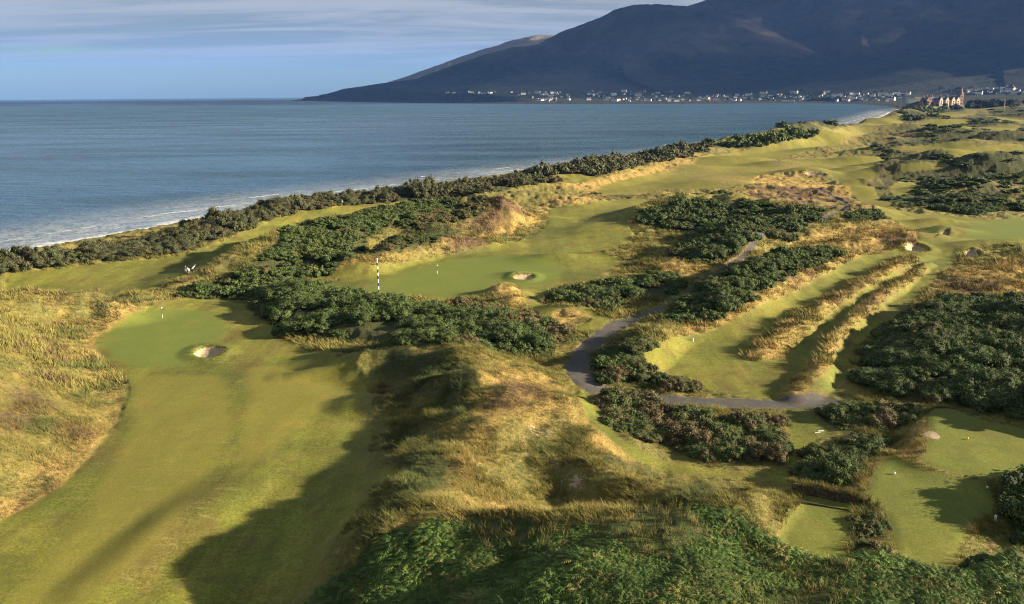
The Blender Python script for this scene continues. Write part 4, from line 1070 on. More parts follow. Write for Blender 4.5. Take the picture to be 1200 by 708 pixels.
def long_grass():
    r = np.random.default_rng(31)
    M = grass_material()
    near_p = [tuft_proto(s, 13, 2, 0.34, 0.017) for s in range(5)]
    far_p = [tuft_proto(30 + s, 10, 1, 0.6, 0.045) for s in range(4)]
    G = lambda A: A.reshape(GX.shape)
    for name, protos, d0, d1, n, s0, s1 in (('long_grass', near_p, 38, 112, 110000, 0.36, 0.70), ('long_grass', far_p, 112, 260, 85000, 0.5, 0.95)):
        az = r.uniform(-math.radians(36), math.radians(36), n)
        d = np.sqrt(r.uniform(d0 ** 2, d1 ** 2, n))
        d = d0 + (d1 - d0) * r.random(n) if d0 > 100 else d
        x, y = d * np.sin(az), d * np.cos(az)
        lk = lambda A: grid_lookup(G(A), x, y)
        ok = (lk(mown_c) < 0.35) & (lk(path) < 0.2) & (lk(sand) < 0.3) & (lk(brk) < 0.55) & (gor_ok(lk(gor_sd))) & (grid_lookup(GS, x, y) > 50)
        ok &= r.random(n) > 0.78 * lk(np.clip(sandy * 1.4, 0, 1))
        z = gz(x, y); fr, px, py = in_frame(x, y, z, 30); ok &= fr
        x, y, z = x[ok], y[ok], z[ok]
        dry_, h_, s_ = grid_lookup(G(dry), x, y), grid_lookup(G(heath), x, y), grid_lookup(G(scrub), x, y)
        m = len(x)
        sz = r.uniform(s0, s1, m) * (0.62 + 0.75 * sstep(-0.15, 0.3, fbm(x, y, 3.5, 3, 701)))
        sz *= np.where((grid_lookup(G(fair_sd), x, y) > -2.0) & (d0 < 100), 0.6, 1.0) * np.where(grid_lookup(G(fair_sd), x, y) > 0, 0.55, 1.0)
        lean = np.stack([-0.45 + r.normal(size=m) * 0.25, r.normal(size=m) * 0.2], 1)
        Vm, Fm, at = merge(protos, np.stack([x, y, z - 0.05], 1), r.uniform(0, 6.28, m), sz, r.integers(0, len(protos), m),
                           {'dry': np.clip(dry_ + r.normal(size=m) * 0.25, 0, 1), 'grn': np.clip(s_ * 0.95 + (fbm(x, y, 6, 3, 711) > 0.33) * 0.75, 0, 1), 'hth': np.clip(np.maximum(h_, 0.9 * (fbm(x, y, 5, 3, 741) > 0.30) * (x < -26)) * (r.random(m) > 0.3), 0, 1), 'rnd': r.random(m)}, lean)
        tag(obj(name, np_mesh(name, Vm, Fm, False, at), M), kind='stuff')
        print('GRASS', name, m, len(Fm))
def bunker_fringe():
    r = np.random.default_rng(71)
    P, D = [], []
    for k, S in enumerate(SAND[:6]):
        W = smooth_poly(wpoly(S), 2); c = W.mean(0); R_ = np.hypot(*(W - c).T).mean()
        for q in range(int(120 + 26 * R_)):
            i = r.integers(len(W)); d_ = W[i] - c; p = c + d_ * r.uniform(1.02, 1.32) + r.normal(size=2) * 0.12
            back = d_[1] / (np.linalg.norm(d_) + 1e-6)
            if back < -0.35 and r.random() < 0.75: continue
            P.append(p); D.append(r.random() * 0.6)
    P = np.array(P); D = np.array(D); m = len(P)
    Vm, Fm, at = merge([tuft_proto(60 + s, 10, 2, 0.22, 0.02) for s in range(3)], np.stack([P[:, 0], P[:, 1], gz(P[:, 0], P[:, 1]) - 0.04], 1), r.uniform(0, 6.28, m), r.uniform(0.22, 0.5, m), r.integers(0, 3, m),
                       {'dry': D, 'grn': (r.random(m) > 0.45) * 0.85, 'hth': (r.random(m) > 0.7) * 0.8, 'rnd': r.random(m)})
    tag(obj('rough_grass', np_mesh('rough_grass', Vm, Fm, False, at), bpy.data.materials['long_grass']), kind='stuff')
def gor_ok(sd_): return sd_ < 0.4
long_grass()
bunker_fringe()

# ------------------------------------------------------------------ bracken on the foreground dune
def frond_plant(seed, fronds):
    r = np.random.default_rng(seed)
    Vs, Fs, T, o = [], [], [], 0
    for f in range(fronds):
        a = f * 6.28 / fronds + r.normal() * 0.4; el = r.uniform(0.45, 1.1); L = r.uniform(0.75, 1.2)
        ca_, sa_ = math.cos(a), math.sin(a)
        n = 9
        tone = r.uniform(0.2, 1)
        for i in range(2, n + 1):
            t = i / n
            rr = L * (math.cos(el) * t + 0.30 * t * t); zz = L * (math.sin(el) * 1.05 * t - 0.62 * t * t)
            c = np.array([ca_ * rr, sa_ * rr, zz])
            wd = L * 0.42 * (1.12 - t) ** 0.8 * (0.75 + 0.25 * (i % 2)); fw = L / n * 0.62
            fwd = np.array([ca_, sa_, math.sin(el) - 1.2 * t]); fwd /= np.linalg.norm(fwd)
            for s in (-1, 1):
                side = np.array([-sa_ * s, ca_ * s, -0.22 - r.random() * 0.25])
                tipp = c + side * wd + fwd * fw * 1.6
                mid = c + side * wd * 0.5 + fwd * fw * 1.2; mid2 = c + side * wd * 0.5 - fwd * fw * 0.15
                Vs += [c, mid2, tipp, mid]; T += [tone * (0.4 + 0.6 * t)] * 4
                Fs.append((o, o + 1, o + 2, o + 3)); o += 4
    return np.array(Vs), np.array(Fs), {'tip': np.array(T)}
def bracken():
    r = np.random.default_rng(41)
    protos = [frond_plant(s, 6) for s in range(6)]
    n = 28000
    az = r.uniform(-math.radians(36), math.radians(36), n); d = np.sqrt(r.uniform(30 ** 2, 75 ** 2, n))
    x, y = d * np.sin(az), d * np.cos(az); z = gz(x, y)
    b = grid_lookup(brk.reshape(GX.shape), x, y)
    fr, px, py = in_frame(x, y, z, 40)
    gap = fbm(x, y, 9, 3, 721)
    ok = fr & (b > 0.4 + 0.3 * r.random(n)) & (gap < np.where(x > 6, 0.26, 0.45)) & (grid_lookup(dry.reshape(GX.shape), x, y) < 0.5 + 0.4 * r.random(n))
    x, y, z, gap = x[ok], y[ok], z[ok], gap[ok]; m = len(x)
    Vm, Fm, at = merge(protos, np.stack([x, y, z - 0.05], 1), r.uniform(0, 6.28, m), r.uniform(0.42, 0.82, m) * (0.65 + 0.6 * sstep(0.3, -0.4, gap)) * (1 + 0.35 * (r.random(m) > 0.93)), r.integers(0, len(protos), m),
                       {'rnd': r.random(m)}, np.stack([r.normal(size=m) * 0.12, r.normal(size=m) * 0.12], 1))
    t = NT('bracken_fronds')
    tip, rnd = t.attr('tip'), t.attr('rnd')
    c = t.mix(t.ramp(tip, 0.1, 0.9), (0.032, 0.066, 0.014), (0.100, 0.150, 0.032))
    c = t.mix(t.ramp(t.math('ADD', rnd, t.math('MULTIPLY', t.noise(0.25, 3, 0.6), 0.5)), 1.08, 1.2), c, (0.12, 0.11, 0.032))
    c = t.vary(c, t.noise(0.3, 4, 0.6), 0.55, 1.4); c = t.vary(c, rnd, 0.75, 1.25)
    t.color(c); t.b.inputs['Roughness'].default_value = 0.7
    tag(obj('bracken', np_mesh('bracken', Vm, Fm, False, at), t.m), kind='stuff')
    print('BRACKEN', m, len(Fm))
    # wild grass and stalks poking through the fronds
    n = 9000
    az = r.uniform(-math.radians(36), math.radians(36), n); d = np.sqrt(r.uniform(36 ** 2, 75 ** 2, n))
    x, y = d * np.sin(az), d * np.cos(az); z = gz(x, y); fr, px, py = in_frame(x, y, z, 40)
    ok = fr & (grid_lookup(brk.reshape(GX.shape), x, y) > 0.5) & ((fbm(x, y, 9, 3, 721) > np.where(x > 6, 0.20, 0.38)) | (grid_lookup(dry.reshape(GX.shape), x, y) > 0.45))
    x, y, z = x[ok], y[ok], z[ok]; m = len(x)
    Vm, Fm, at = merge([tuft_proto(80 + s, 11, 2, 0.3, 0.017) for s in range(3)], np.stack([x, y, z], 1), r.uniform(0, 6.28, m), r.uniform(0.5, 0.85, m), r.integers(0, 3, m),
                       {'dry': r.uniform(0.0, 0.7, m), 'grn': (r.random(m) > 0.6) * 0.7, 'hth': np.zeros(m), 'rnd': r.random(m)})
    tag(obj('long_grass', np_mesh('long_grass', Vm, Fm, False, at), bpy.data.materials['long_grass']), kind='stuff')
bracken()

# ------------------------------------------------------------------ small mesh builder
class MB:
    def __init__(self): self.v, self.f, self.m = [], [], []
    def quad(self, a, b, c, d, mi=0):
        o = len(self.v); self.v += [tuple(a), tuple(b), tuple(c), tuple(d)]; self.f.append((o, o + 1, o + 2, o + 3)); self.m.append(mi)
    def tri(self, a, b, c, mi=0):
        o = len(self.v); self.v += [tuple(a), tuple(b), tuple(c)]; self.f.append((o, o + 1, o + 2)); self.m.append(mi)
    def box(self, x0, x1, y0, y1, z0, z1, mi=0):
        p = [(x, y, z) for z in (z0, z1) for y in (y0, y1) for x in (x0, x1)]
        o = len(self.v); self.v += p
        for f in ((0, 2, 3, 1), (4, 5, 7, 6), (0, 1, 5, 4), (2, 6, 7, 3), (0, 4, 6, 2), (1, 3, 7, 5)):
            self.f.append(tuple(o + i for i in f)); self.m.append(mi)
    def gable(self, x0, x1, y0, y1, z0, z1, over=0.3, mi=0, wall=0):
        """roof with its ridge along x, closed by gable walls"""
        ym = (y0 + y1) / 2
        a0, a1 = x0 - over, x1 + over
        k = over * (z1 - z0) / ((y1 - y0) / 2)
        for (ya, s) in ((y0 - over, 1), (y1 + over, -1)):
            A, B, C_, D = (a0, ya, z0 - k), (a1, ya, z0 - k), (a1, ym, z1), (a0, ym, z1)
            self.quad(*((A, B, C_, D) if s > 0 else (B, A, D, C_)), mi)
            up = 0.18
            A, B, C_, D = [(q[0], q[1], q[2] + up) for q in (A, B, C_, D)]
            self.quad(*((A, B, C_, D) if s > 0 else (B, A, D, C_)), mi)
        self.tri((x0, y1, z0), (x0, y0, z0), (x0, ym, z1), wall); self.tri((x1, y0, z0), (x1, y1, z0), (x1, ym, z1), wall)
    def lathe(self, prof, n=12, c=(0, 0), mi=0, a0=0.0):
        o = len(self.v)
        for r_, z_ in prof:
            for i in range(n):
                t = a0 + 2 * math.pi * i / n; self.v.append((c[0] + r_ * math.cos(t), c[1] + r_ * math.sin(t), z_))
        for k in range(len(prof) - 1):
            for i in range(n):
                j = (i + 1) % n
                self.f.append((o + k * n + i, o + k * n + j, o + (k + 1) * n + j, o + (k + 1) * n + i)); self.m.append(mi if not isinstance(mi, (list, tuple)) else mi[k])
        self.f.append(tuple(o + i for i in range(n))[::-1]); self.m.append(mi if not isinstance(mi, (list, tuple)) else mi[0])
        self.f.append(tuple(o + (len(prof) - 1) * n + i for i in range(n))); self.m.append(mi if not isinstance(mi, (list, tuple)) else mi[-1])
    def tube(self, pts, rad, n=8, mi=0):
        pts = [Vector(p) for p in pts]; o = len(self.v)
        for k, p in enumerate(pts):
            d = (pts[min(k + 1, len(pts) - 1)] - pts[max(k - 1, 0)]).normalized()
            u = d.cross(Vector((0, 0, 1)) if abs(d.z) < 0.9 else Vector((1, 0, 0))).normalized(); w = d.cross(u)
            r_ = rad[k] if isinstance(rad, (list, tuple)) else rad
            for i in range(n):
                t = 2 * math.pi * i / n; self.v.append(tuple(p + (u * math.cos(t) + w * math.sin(t)) * r_))
        for k in range(len(pts) - 1):
            for i in range(n):
                j = (i + 1) % n; self.f.append((o + k * n + i, o + k * n + j, o + (k + 1) * n + j, o + (k + 1) * n + i)); self.m.append(mi)
        self.f.append(tuple(o + i for i in range(n))); self.m.append(mi); self.f.append(tuple(o + (len(pts) - 1) * n + i for i in range(n))[::-1]); self.m.append(mi)
    def mesh(self, name, smooth=False):
        me = bpy.data.meshes.new(name); me.from_pydata(self.v, [], self.f); me.polygons.foreach_set('material_index', self.m)
        me.polygons.foreach_set('use_smooth', [smooth] * len(self.f)); me.update(); return me
    def build(self, name, mats, parent=None, smooth=False): return obj(name, self.mesh(name, smooth), mats, parent)
def empty(name, loc, rz=0.0):
    o = bpy.data.objects.new(name, None); o.location = loc; o.rotation_euler = (0, 0, rz); o.empty_display_size = 0.5
    return link(o)
def at(px, py):
    x, y = hit(px, py); return float(x[0]), float(y[0]), float(gz(x, y)[0])
def z_seen(px, py, x, y):
    """height at which the sight line of (px,py) passes over ground point x, y"""
    d = rays(px, py); r = math.hypot(x, y); return CAM_Z + r * d[2] / math.hypot(d[0], d[1])
M_WHITE = plain('white_paint', (0.80, 0.80, 0.77), 0.5); M_BLACK = plain('black_paint', (0.02, 0.02, 0.02), 0.5)
M_YEL = plain('yellow_paint', (0.70, 0.52, 0.06), 0.5); M_FLAG = plain('flag_cloth', (0.80, 0.78, 0.50), 0.8)
M_STEEL = plain('grey_metal', (0.30, 0.31, 0.32), 0.4); M_WOOD = plain('weathered_timber', (0.075, 0.058, 0.040), 0.85); M_DARK = plain('dark_cloth', (0.025, 0.027, 0.035), 0.9)

# ------------------------------------------------------------------ striped aiming pole, flags, tee markers
def striped_pole():
    x, y, z = at(444, 346.5); h = z_seen(441.3, 303, x, y) - z
    m = MB(); n = 11
    prof, mi = [], []
    for i in range(n):
        prof += [(0.11, h * i / n), (0.11, h * (i + 1) / n)]; mi += [i % 2, i % 2]
    m.lathe(prof, 12, mi=mi[:-1]); m.lathe([(0.12, h), (0.13, h + 0.06), (0.06, h + 0.14), (0.01, h + 0.16)], 12)
    o = m.build('striped_pole', [M_WHITE, M_BLACK]); o.location = (x, y, z - 0.1)
    tag(o, 'tall black and white banded aiming pole standing behind the gorse thicket', 'pole')
striped_pole()
def flagstick(px, py, top, label, side=1):
    x, y, z = at(px, py); h = max(2.0, z_seen(px, top, x, y) - z)
    root = empty('flagstick', (x, y, z)); tag(root, label, 'golf flag')
    m = MB(); m.lathe([(0.035, -0.1), (0.035, h * 0.35), (0.03, h * 0.35), (0.03, h * 0.7), (0.025, h * 0.7), (0.02, h + 0.02)], 8, mi=[0, 0, 1, 1, 0]); m.build('pole', [M_WHITE, M_BLACK], root)
    m = MB(); w, fh = 0.62, 0.48; n = 6
    for i in range(n):
        a, b = i / n, (i + 1) / n
        f = lambda t, zz: (side * w * t, 0.10 * math.sin(t * 5.0), zz - 0.16 * t * t)
        m.quad(f(a, h - fh), f(b, h - fh + 0.02 * b), f(b, h), f(a, h)); 
        g = lambda q: (q[0], q[1] + 0.012, q[2])
        m.quad(g(f(b, h - fh + 0.02 * b)), g(f(a, h - fh)), g(f(a, h)), g(f(b, h)))
    m.build('flag', M_FLAG, root)
    m = MB(); m.lathe([(0.06, 0.004), (0.06, 0.012)], 12); m.build('hole_cup', M_BLACK, root)
flagstick(190.6, 373, 361, 'flagstick with pale flag on the near left putting green')
flagstick(512.5, 321, 311, 'thin flagstick with white flag on the middle putting green')
flagstick(1198, 258, 252.5, 'distant flagstick on the green cut by the right edge')
def marker(px, py, label, mat, r=0.11, post=0.0, cat='tee marker', group=None):
    x, y, z = at(px, py); m = MB()
    if post: m.lathe([(r, -0.1), (r, post), (r * 0.8, post + 0.04), (r * 0.2, post + 0.05)], 10)
    else:
        m.lathe([(0.02, -0.1), (0.02, 0.06)], 6)
        m.lathe([(r * 0.3, 0.03), (r * 0.8, 0.03 + r * 0.4), (r, 0.03 + r), (r * 0.8, 0.03 + 1.6 * r), (r * 0.3, 0.03 + 2 * r)], 12)
    o = m.build('tee_marker', mat, smooth=not post); o.location = (x, y, z); tag(o, label, cat, group)
marker(812, 400, 'short white marker post on the long tee lawn inside the path bend', M_WHITE, 0.09, 0.5)
marker(1048, 556, 'round white tee marker by the golden bank on the middle tee lawn', M_WHITE, 0.12)
marker(1157, 573, 'round white tee marker beside the shaded right edge of the tee lawn', M_WHITE, 0.12)
marker(1166, 611, 'white tee marker post beside the dark bush at lower right', M_WHITE, 0.10, 0.55)
marker(1134, 515, 'small yellow tee marker on the upper right tee lawn', M_YEL, 0.10)
marker(922, 600.5, 'dark tee marker on the sunken tee lawn below the turf wall', M_BLACK, 0.15)
marker(407, 240, 'pale tee marker on the far tee beside the sea hedge', M_WHITE, 0.2)
M_BOARD = plain('worn_white_board', (0.5, 0.5, 0.47), 0.7)
def boards():
    for px, py, lab in ((958, 507.3, 'longer white board lying on the mown walkway, nearer of two'), (962, 505.4, 'shorter white board lying on the mown walkway, farther of two')):
        x, y, z = at(px, py); m = MB(); m.box(-0.32, 0.32, -0.08, 0.08, 0, 0.07); m.box(-0.34, 0.34, -0.095, -0.083, 0, 0.05)
        o = m.build('ground_board', M_BOARD); o.location = (x, y, z + 0.01); o.rotation_euler = (0, 0, 0.1); tag(o, lab, 'board')
boards()
def turf_wall():
    pts = [(926, 577), (945, 581), (965, 584.5), (985, 588.5), (1001, 592.5), (1011, 597)]
    w = chaikin([at(a, b)[:2] for a, b in pts], 3)
    r = np.random.default_rng(3)
    x0, y0 = w[0]; base = empty('turf_wall', (float(x0), float(y0), float(gz(x0, y0)))); tag(base, 'low dark turf wall retaining the back of the sunken tee lawn', 'wall')
    m = MB(); n = len(w); rows = 9; H_ = 0.95
    z = gz(w[:, 0], w[:, 1]); z0 = float(np.min(z)) if n else 0
    P = []
    for i in range(n):
        t = w[min(i + 1, n - 1)] - w[max(i - 1, 0)]; t = t / np.linalg.norm(t); nrm = np.array([-t[1], t[0]]); nrm = nrm if nrm[1] > 0 else -nrm
        col = []
        for k in range(rows + 1):
            f = k / rows; off = 0.22 * f + (0.03 if k % 2 else -0.03) + r.normal() * 0.02
            col.append((w[i, 0] + nrm[0] * off - x0, w[i, 1] + nrm[1] * off - y0, z[i] - base.location.z - 0.1 + H_ * f * (0.92 + 0.16 * r.random())))
        col.append((w[i, 0] + nrm[0] * 0.9 - x0, w[i, 1] + nrm[1] * 0.9 - y0, z[i] - base.location.z + H_ * 0.93)); col.append((w[i, 0] + nrm[0] * 2.2 - x0, w[i, 1] + nrm[1] * 2.2 - y0, z[i] - base.location.z - 0.2))
        P.append(col)
    for i in range(n - 1):
        for k in range(rows): m.quad(P[i][k], P[i + 1][k], P[i + 1][k + 1], P[i][k + 1])
    t = NT('stacked_turf'); t.color(t.mix(t.ramp(t.noise(3.0, 5, 0.65), 0.4, 0.65), (0.045, 0.032, 0.022), (0.11, 0.085, 0.05)))
    m.build('turf_face', t.m, base)
    m = MB()
    for i in range(n - 1):
        for k in range(rows, rows + 2): m.quad(P[i][k], P[i + 1][k], P[i + 1][k + 1], P[i][k + 1])
    t = NT('wall_top_grass'); t.color(t.mix(t.ramp(t.noise(2.0, 5, 0.65), 0.4, 0.65), (0.10, 0.11, 0.035), (0.20, 0.17, 0.06)))
    m.build('grass_top', t.m, base)
    npos = np.repeat(w, 9, 0) + r.normal(size=(len(w) * 9, 2)) * 0.25 + np.array([0.1, 0.55]); nn = len(npos)
    zz = np.repeat(z, 9) + H_ * 0.85
    Vm, Fm, at_ = merge([tuft_proto(95 + s, 8, 2, 0.2, 0.016) for s in range(3)], np.stack([npos[:, 0] - x0, npos[:, 1] - y0, zz - base.location.z], 1), r.uniform(0, 6.28, nn), r.uniform(0.3, 0.65, nn), r.integers(0, 3, nn),
                        {'dry': r.random(nn), 'grn': r.random(nn) * 0.5, 'hth': np.zeros(nn), 'rnd': r.random(nn)})
    obj('grass_fringe', np_mesh('grass_fringe', Vm, Fm, False, at_), bpy.data.materials['long_grass'], base)
    # thin dark raised strip lying along the lawn
    a, b = at(932, 587.5), at(996, 599)
    dv = Vector(b) - Vector(a); L_ = dv.length; m = MB(); m.box(0, L_ * 0.5 - 0.01, -0.05, 0.05, 0, 0.13); m.box(L_ * 0.5 + 0.01, L_, -0.05, 0.05, 0, 0.12)
    o = m.build('dark_strip', M_WOOD); o.location = a; o.rotation_euler = (0, -math.asin(dv.z / L_), math.atan2(dv.y, dv.x)); tag(o, 'long thin dark strip across the sunken tee lawn', 'edging board')
turf_wall()

# ------------------------------------------------------------------ golfers
M_SKIN = plain('skin', (0.42, 0.27, 0.20), 0.6); M_HAIR = plain('dark_hair', (0.03, 0.022, 0.016), 0.8)
def person(px, py, label, face, shirt, trousers, cap, pose='stand'):
    x, y, z = at(px, py)
    J = {'hip': (0, 0, 0.95), 'waist': (0, 0.0, 1.10), 'chest': (0, 0.02, 1.34), 'neck': (0, 0.03, 1.49), 'jaw': (0, 0.05, 1.58), 'head': (0, 0.045, 1.66), 'crown': (0, 0.03, 1.75)}
    bend = {'stand': 0.0, 'putt': 0.62}[pose]
    def up(p, s=1.0):
        vx, vy, vz = p; dz = vz - 0.95
        return (vx, vy * math.cos(bend) + dz * math.sin(bend) * s - 0.16 * math.sin(bend), 0.95 + dz * math.cos(bend) - vy * math.sin(bend) - 0.05 * math.sin(bend))
    verts, edges, rad = [], [], []
    def add(p, r_): verts.append(p); rad.append(r_); return len(verts) - 1
    h = add((0, -0.16 * math.sin(bend), 0.95 - 0.05 * math.sin(bend)), (0.165, 0.12))
    ids = [h]
    for k, r_ in (('waist', (0.15, 0.11)), ('chest', (0.185, 0.125)), ('neck', (0.062, 0.06)), ('jaw', (0.068, 0.075)), ('head', (0.082, 0.098)), ('crown', (0.055, 0.065))):
        i = add(up(J[k]), r_); edges.append((ids[-1], i)); ids.append(i)
    chest = ids[2]
    nose = add(up((0, 0.155, 1.64)), (0.014, 0.014)); edges.append((ids[5], nose))
    for s in (-1, 1):
        sh = add(up((0.19 * s, 0.02, 1.41)), (0.07, 0.07)); edges.append((chest, sh))
        if pose == 'putt': el, wr, ha = up((0.21 * s, 0.20, 1.17)), up((0.07 * s, 0.44, 1.02)), up((0.03 * s, 0.50, 0.97))
        elif s > 0: el, wr, ha = (0.27, 0.02, 1.13), (0.29, 0.20, 0.95), (0.29, 0.27, 0.92)
        else: el, wr, ha = (-0.25, -0.03, 1.13), (-0.26, 0.04, 0.87), (-0.25, 0.07, 0.78)
        e = add(el, (0.048, 0.048)); w_ = add(wr, (0.034, 0.034)); hd = add(ha, (0.042, 0.028)); edges += [(sh, e), (e, w_), (w_, hd)]
        for q in range(4):
            v = Vector(ha) + (Vector(ha) - Vector(wr)).normalized() * (0.085 - 0.008 * abs(q - 1.4)) + Vector((0.018 * (q - 1.5), 0.012, -0.01))
            edges.append((hd, add(tuple(v), (0.009, 0.009))))
        edges.append((hd, add(tuple(Vector(ha) + Vector((-0.05 * s, 0.03, -0.01))), (0.01, 0.01))))
        hp = add((0.10 * s, -0.16 * math.sin(bend), 0.88 - 0.05 * math.sin(bend)), (0.10, 0.105)); kn = add((0.13 * s, 0.06 * math.sin(bend) + 0.01, 0.49), (0.065, 0.07)); an = add((0.15 * s, -0.02, 0.09), (0.045, 0.045)); to = add((0.17 * s, 0.15, 0.035), (0.042, 0.035))
        edges += [(h, hp), (hp, kn), (kn, an), (an, to)]
    me = bpy.data.meshes.new('person'); me.from_pydata(verts, edges, []); o = bpy.data.objects.new('person', me); link(o)
    o.modifiers.new('skin', 'SKIN'); sm = o.modifiers.new('sub', 'SUBSURF'); sm.levels = 2; sm.render_levels = 2
    for i, r_ in enumerate(rad): me.skin_vertices[0].data[i].radius = r_
    me.skin_vertices[0].data[0].use_root = True
    dg = bpy.context.evaluated_depsgraph_get(); m2 = bpy.data.meshes.new_from_object(o.evaluated_get(dg)); o.modifiers.clear(); o.data = m2; m2.name = 'person'
    for mt in (M_SKIN, shirt, trousers, M_BLACK): m2.materials.append(mt)
    nk = Vector(up((0, 0.03, 1.47))).z
    for p in m2.polygons:
        c = p.center; p.use_smooth = True
        d_arm = min((Vector(c) - Vector(verts[i])).length for i in range(len(verts)) if rad[i][0] <= 0.042 and verts[i][2] > 0.5 and rad[i][0] != 0.014)
        hd = (Vector(c) - Vector(up((0, 0.05, 1.64)))).length < 0.155
        p.material_index = 0 if hd or d_arm < 0.09 else (3 if c.z < 0.10 else (2 if c.z < 0.97 - 0.06 * bend else 1))
    o.location = (x, y, z + 0.0); o.rotation_euler = (0, 0, face); tag(o, label, 'person')
    hc = Vector(up((0, 0.035, 1.70)))
    m = MB(); m.lathe([(0.098, -0.02), (0.104, 0.02), (0.085, 0.07), (0.04, 0.095)], 14); m.box(-0.07, 0.07, 0.08, 0.19, -0.02, -0.005)
    c_ = m.build('cap', cap, o, smooth=True); c_.location = hc; c_.rotation_euler = (-bend, 0, 0)
    m = MB()
    for s in (-1, 1): m.lathe([(0.004, -0.008), (0.011, 0.0), (0.004, 0.008)], 8, c=(0.03 * s, 0.0))
    e_ = m.build('eyes', M_BLACK, o); e_.location = up((0, 0.128, 1.665))
    if pose == 'putt':
        m = MB(); g = Vector(up((0, 0.49, 0.98))); m.tube([g + Vector((0, -0.06, 0.20)), g, (0.02, 0.62, 0.04)], [0.014, 0.012, 0.008], 6); m.box(-0.05, 0.07, 0.60, 0.64, 0.01, 0.045)
        q = m.build('golf_club', M_STEEL); q.location = o.location; q.rotation_euler = o.rotation_euler; tag(q, 'steel golf club held by the bending golfer', 'golf club')
    return o
M_CREAM = plain('cream_cloth', (0.62, 0.55, 0.42), 0.9); M_WSHIRT = plain('white_cloth', (0.78, 0.77, 0.74), 0.9); M_NAVY = plain('navy_cloth', (0.03, 0.035, 0.06), 0.9); M_GREYC = plain('grey_cloth', (0.14, 0.14, 0.15), 0.9)
person(218.2, 320.6, 'golfer in dark cap and dark top on the far left fairway', 1.2, M_NAVY, M_GREYC, M_BLACK)
person(221.8, 322.2, 'bending golfer in cream top beside the dry grass of the far left fairway', 0.9, M_CREAM, M_GREYC, M_GREYC, 'putt')
person(401, 240.5, 'person in white shirt on the far tee beside the sea hedge', -0.6, M_WSHIRT, M_NAVY, M_WSHIRT)
M_BAG = plain('off_white_bag', (0.60, 0.58, 0.54), 0.8)
def trolley():
    x, y, z = at(226, 316.5); root = empty('golf_trolley', (x, y, z), 0.5)
    tag(root, 'golf trolley carrying a slanted white bag beside the two golfers', 'golf trolley')
    m = MB(); m.tube([(-0.15, 0, 0.20), (0.55, 0, 0.95), (0.72, 0, 1.02)], 0.02); m.tube([(-0.1, -0.30, 0.17), (0.05, 0, 0.35), (-0.1, 0.30, 0.17)], 0.016); m.build('frame', M_STEEL, root)
    for wy, wx, wr in ((-0.32, -0.1, 0.17), (0.32, -0.1, 0.17), (0.0, -0.55, 0.13)):
        m = MB(); m.lathe([(wr * 0.75, -0.03), (wr, -0.025), (wr, 0.025), (wr * 0.75, 0.03)], 16); w_ = m.build('wheel', M_BLACK, root); w_.location = (wx, wy, wr); w_.rotation_euler = (math.pi / 2, 0, 0)
    m = MB(); m.tube([(-0.15, 0, 0.12), (-0.55, 0, 0.13)], 0.016); m.build('fork', M_STEEL, root)
    bag = empty('golf_bag', (x, y, z), 0.5); bag.scale = (0.85, 0.85, 0.85); tag(bag, 'white golf bag strapped slantwise on the trolley by the golfers', 'golf bag')
    m = MB(); m.tube([(-0.16, 0, 0.33), (0.02, 0, 0.52), (0.40, 0, 0.96), (0.50, 0, 1.08)], [0.13, 0.15, 0.15, 0.16], 14); m.build('bag_body', M_BAG, bag, True)
    m = MB(); m.tube([(0.02, 0.10, 0.66), (0.2, 0.11, 0.88)], [0.09, 0.08], 10); m.build('pocket', M_WSHIRT, bag, True)
    for k in range(6):
        a = k * 1.05; m = MB(); p0 = Vector((0.48 + 0.06 * math.cos(a), 0.07 * math.sin(a), 1.06)); p1 = p0 + Vector((0.16, 0.02 * math.sin(a), 0.19)); m.tube([p0, p1], 0.012, 6); m.tube([p1, p1 + Vector((0.07, 0.03, 0.05))], 0.035, 6); m.build('club', M_STEEL, bag)
trolley()

# ------------------------------------------------------------------ town along the bay
M_SLATE = plain('slate_roof', (0.055, 0.058, 0.066), 0.7, scale=0.3); M_TILE = plain('red_tile_roof', (0.19, 0.115, 0.088), 0.8, scale=0.3)
M_RENDER = plain('white_render', (0.66, 0.66, 0.65), 0.8, scale=0.2); M_CREAMW = plain('cream_render', (0.66, 0.58, 0.44), 0.8, scale=0.2); M_GREYW = plain('grey_render', (0.34, 0.34, 0.34), 0.8, scale=0.2)
M_BRICK = plain('red_brick', (0.19, 0.105, 0.08), 0.85, scale=0.4); M_GLASS = plain('window_glass', (0.03, 0.035, 0.045), 0.15, 0.5); M_COPPER = plain('copper_green', (0.22, 0.36, 0.32), 0.6); M_STONE = plain('sandstone', (0.38, 0.27, 0.19), 0.85, scale=0.3)
def house_mesh(L, D, H, R_, wall, roof, chim=True, bays=0):
    m = MB(); m.box(-L / 2, L / 2, -D / 2, D / 2, -6, H, 0); m.gable(-L / 2, L / 2, -D / 2, D / 2, H, H + R_, 0.35, 1, 0)
    if chim:
        for s in (-1, 1): m.box(s * L * 0.42 - 0.4, s * L * 0.42 + 0.4, -0.5, 0.5, H + R_ - 0.8, H + R_ + 1.1, 0)
    n = max(2, int(L / 3))
    for k in range(n):
        for zz in ((1.0, 2.4), (3.6, 4.9)):
            if zz[1] < H: xx = -L / 2 + (k + 0.5) * L / n; m.box(xx - 0.5, xx + 0.5, -D / 2 - 0.03, -D / 2 - 0.003, zz[0], zz[1], 2)
    if bays: m.box(-1, 1, -D / 2 - 2.2, -D / 2 - 0.01, -6, H - 0.5, 0)
    me = m.mesh('house')
    for q in (wall, roof, M_GLASS): me.materials.append(q)
    return me
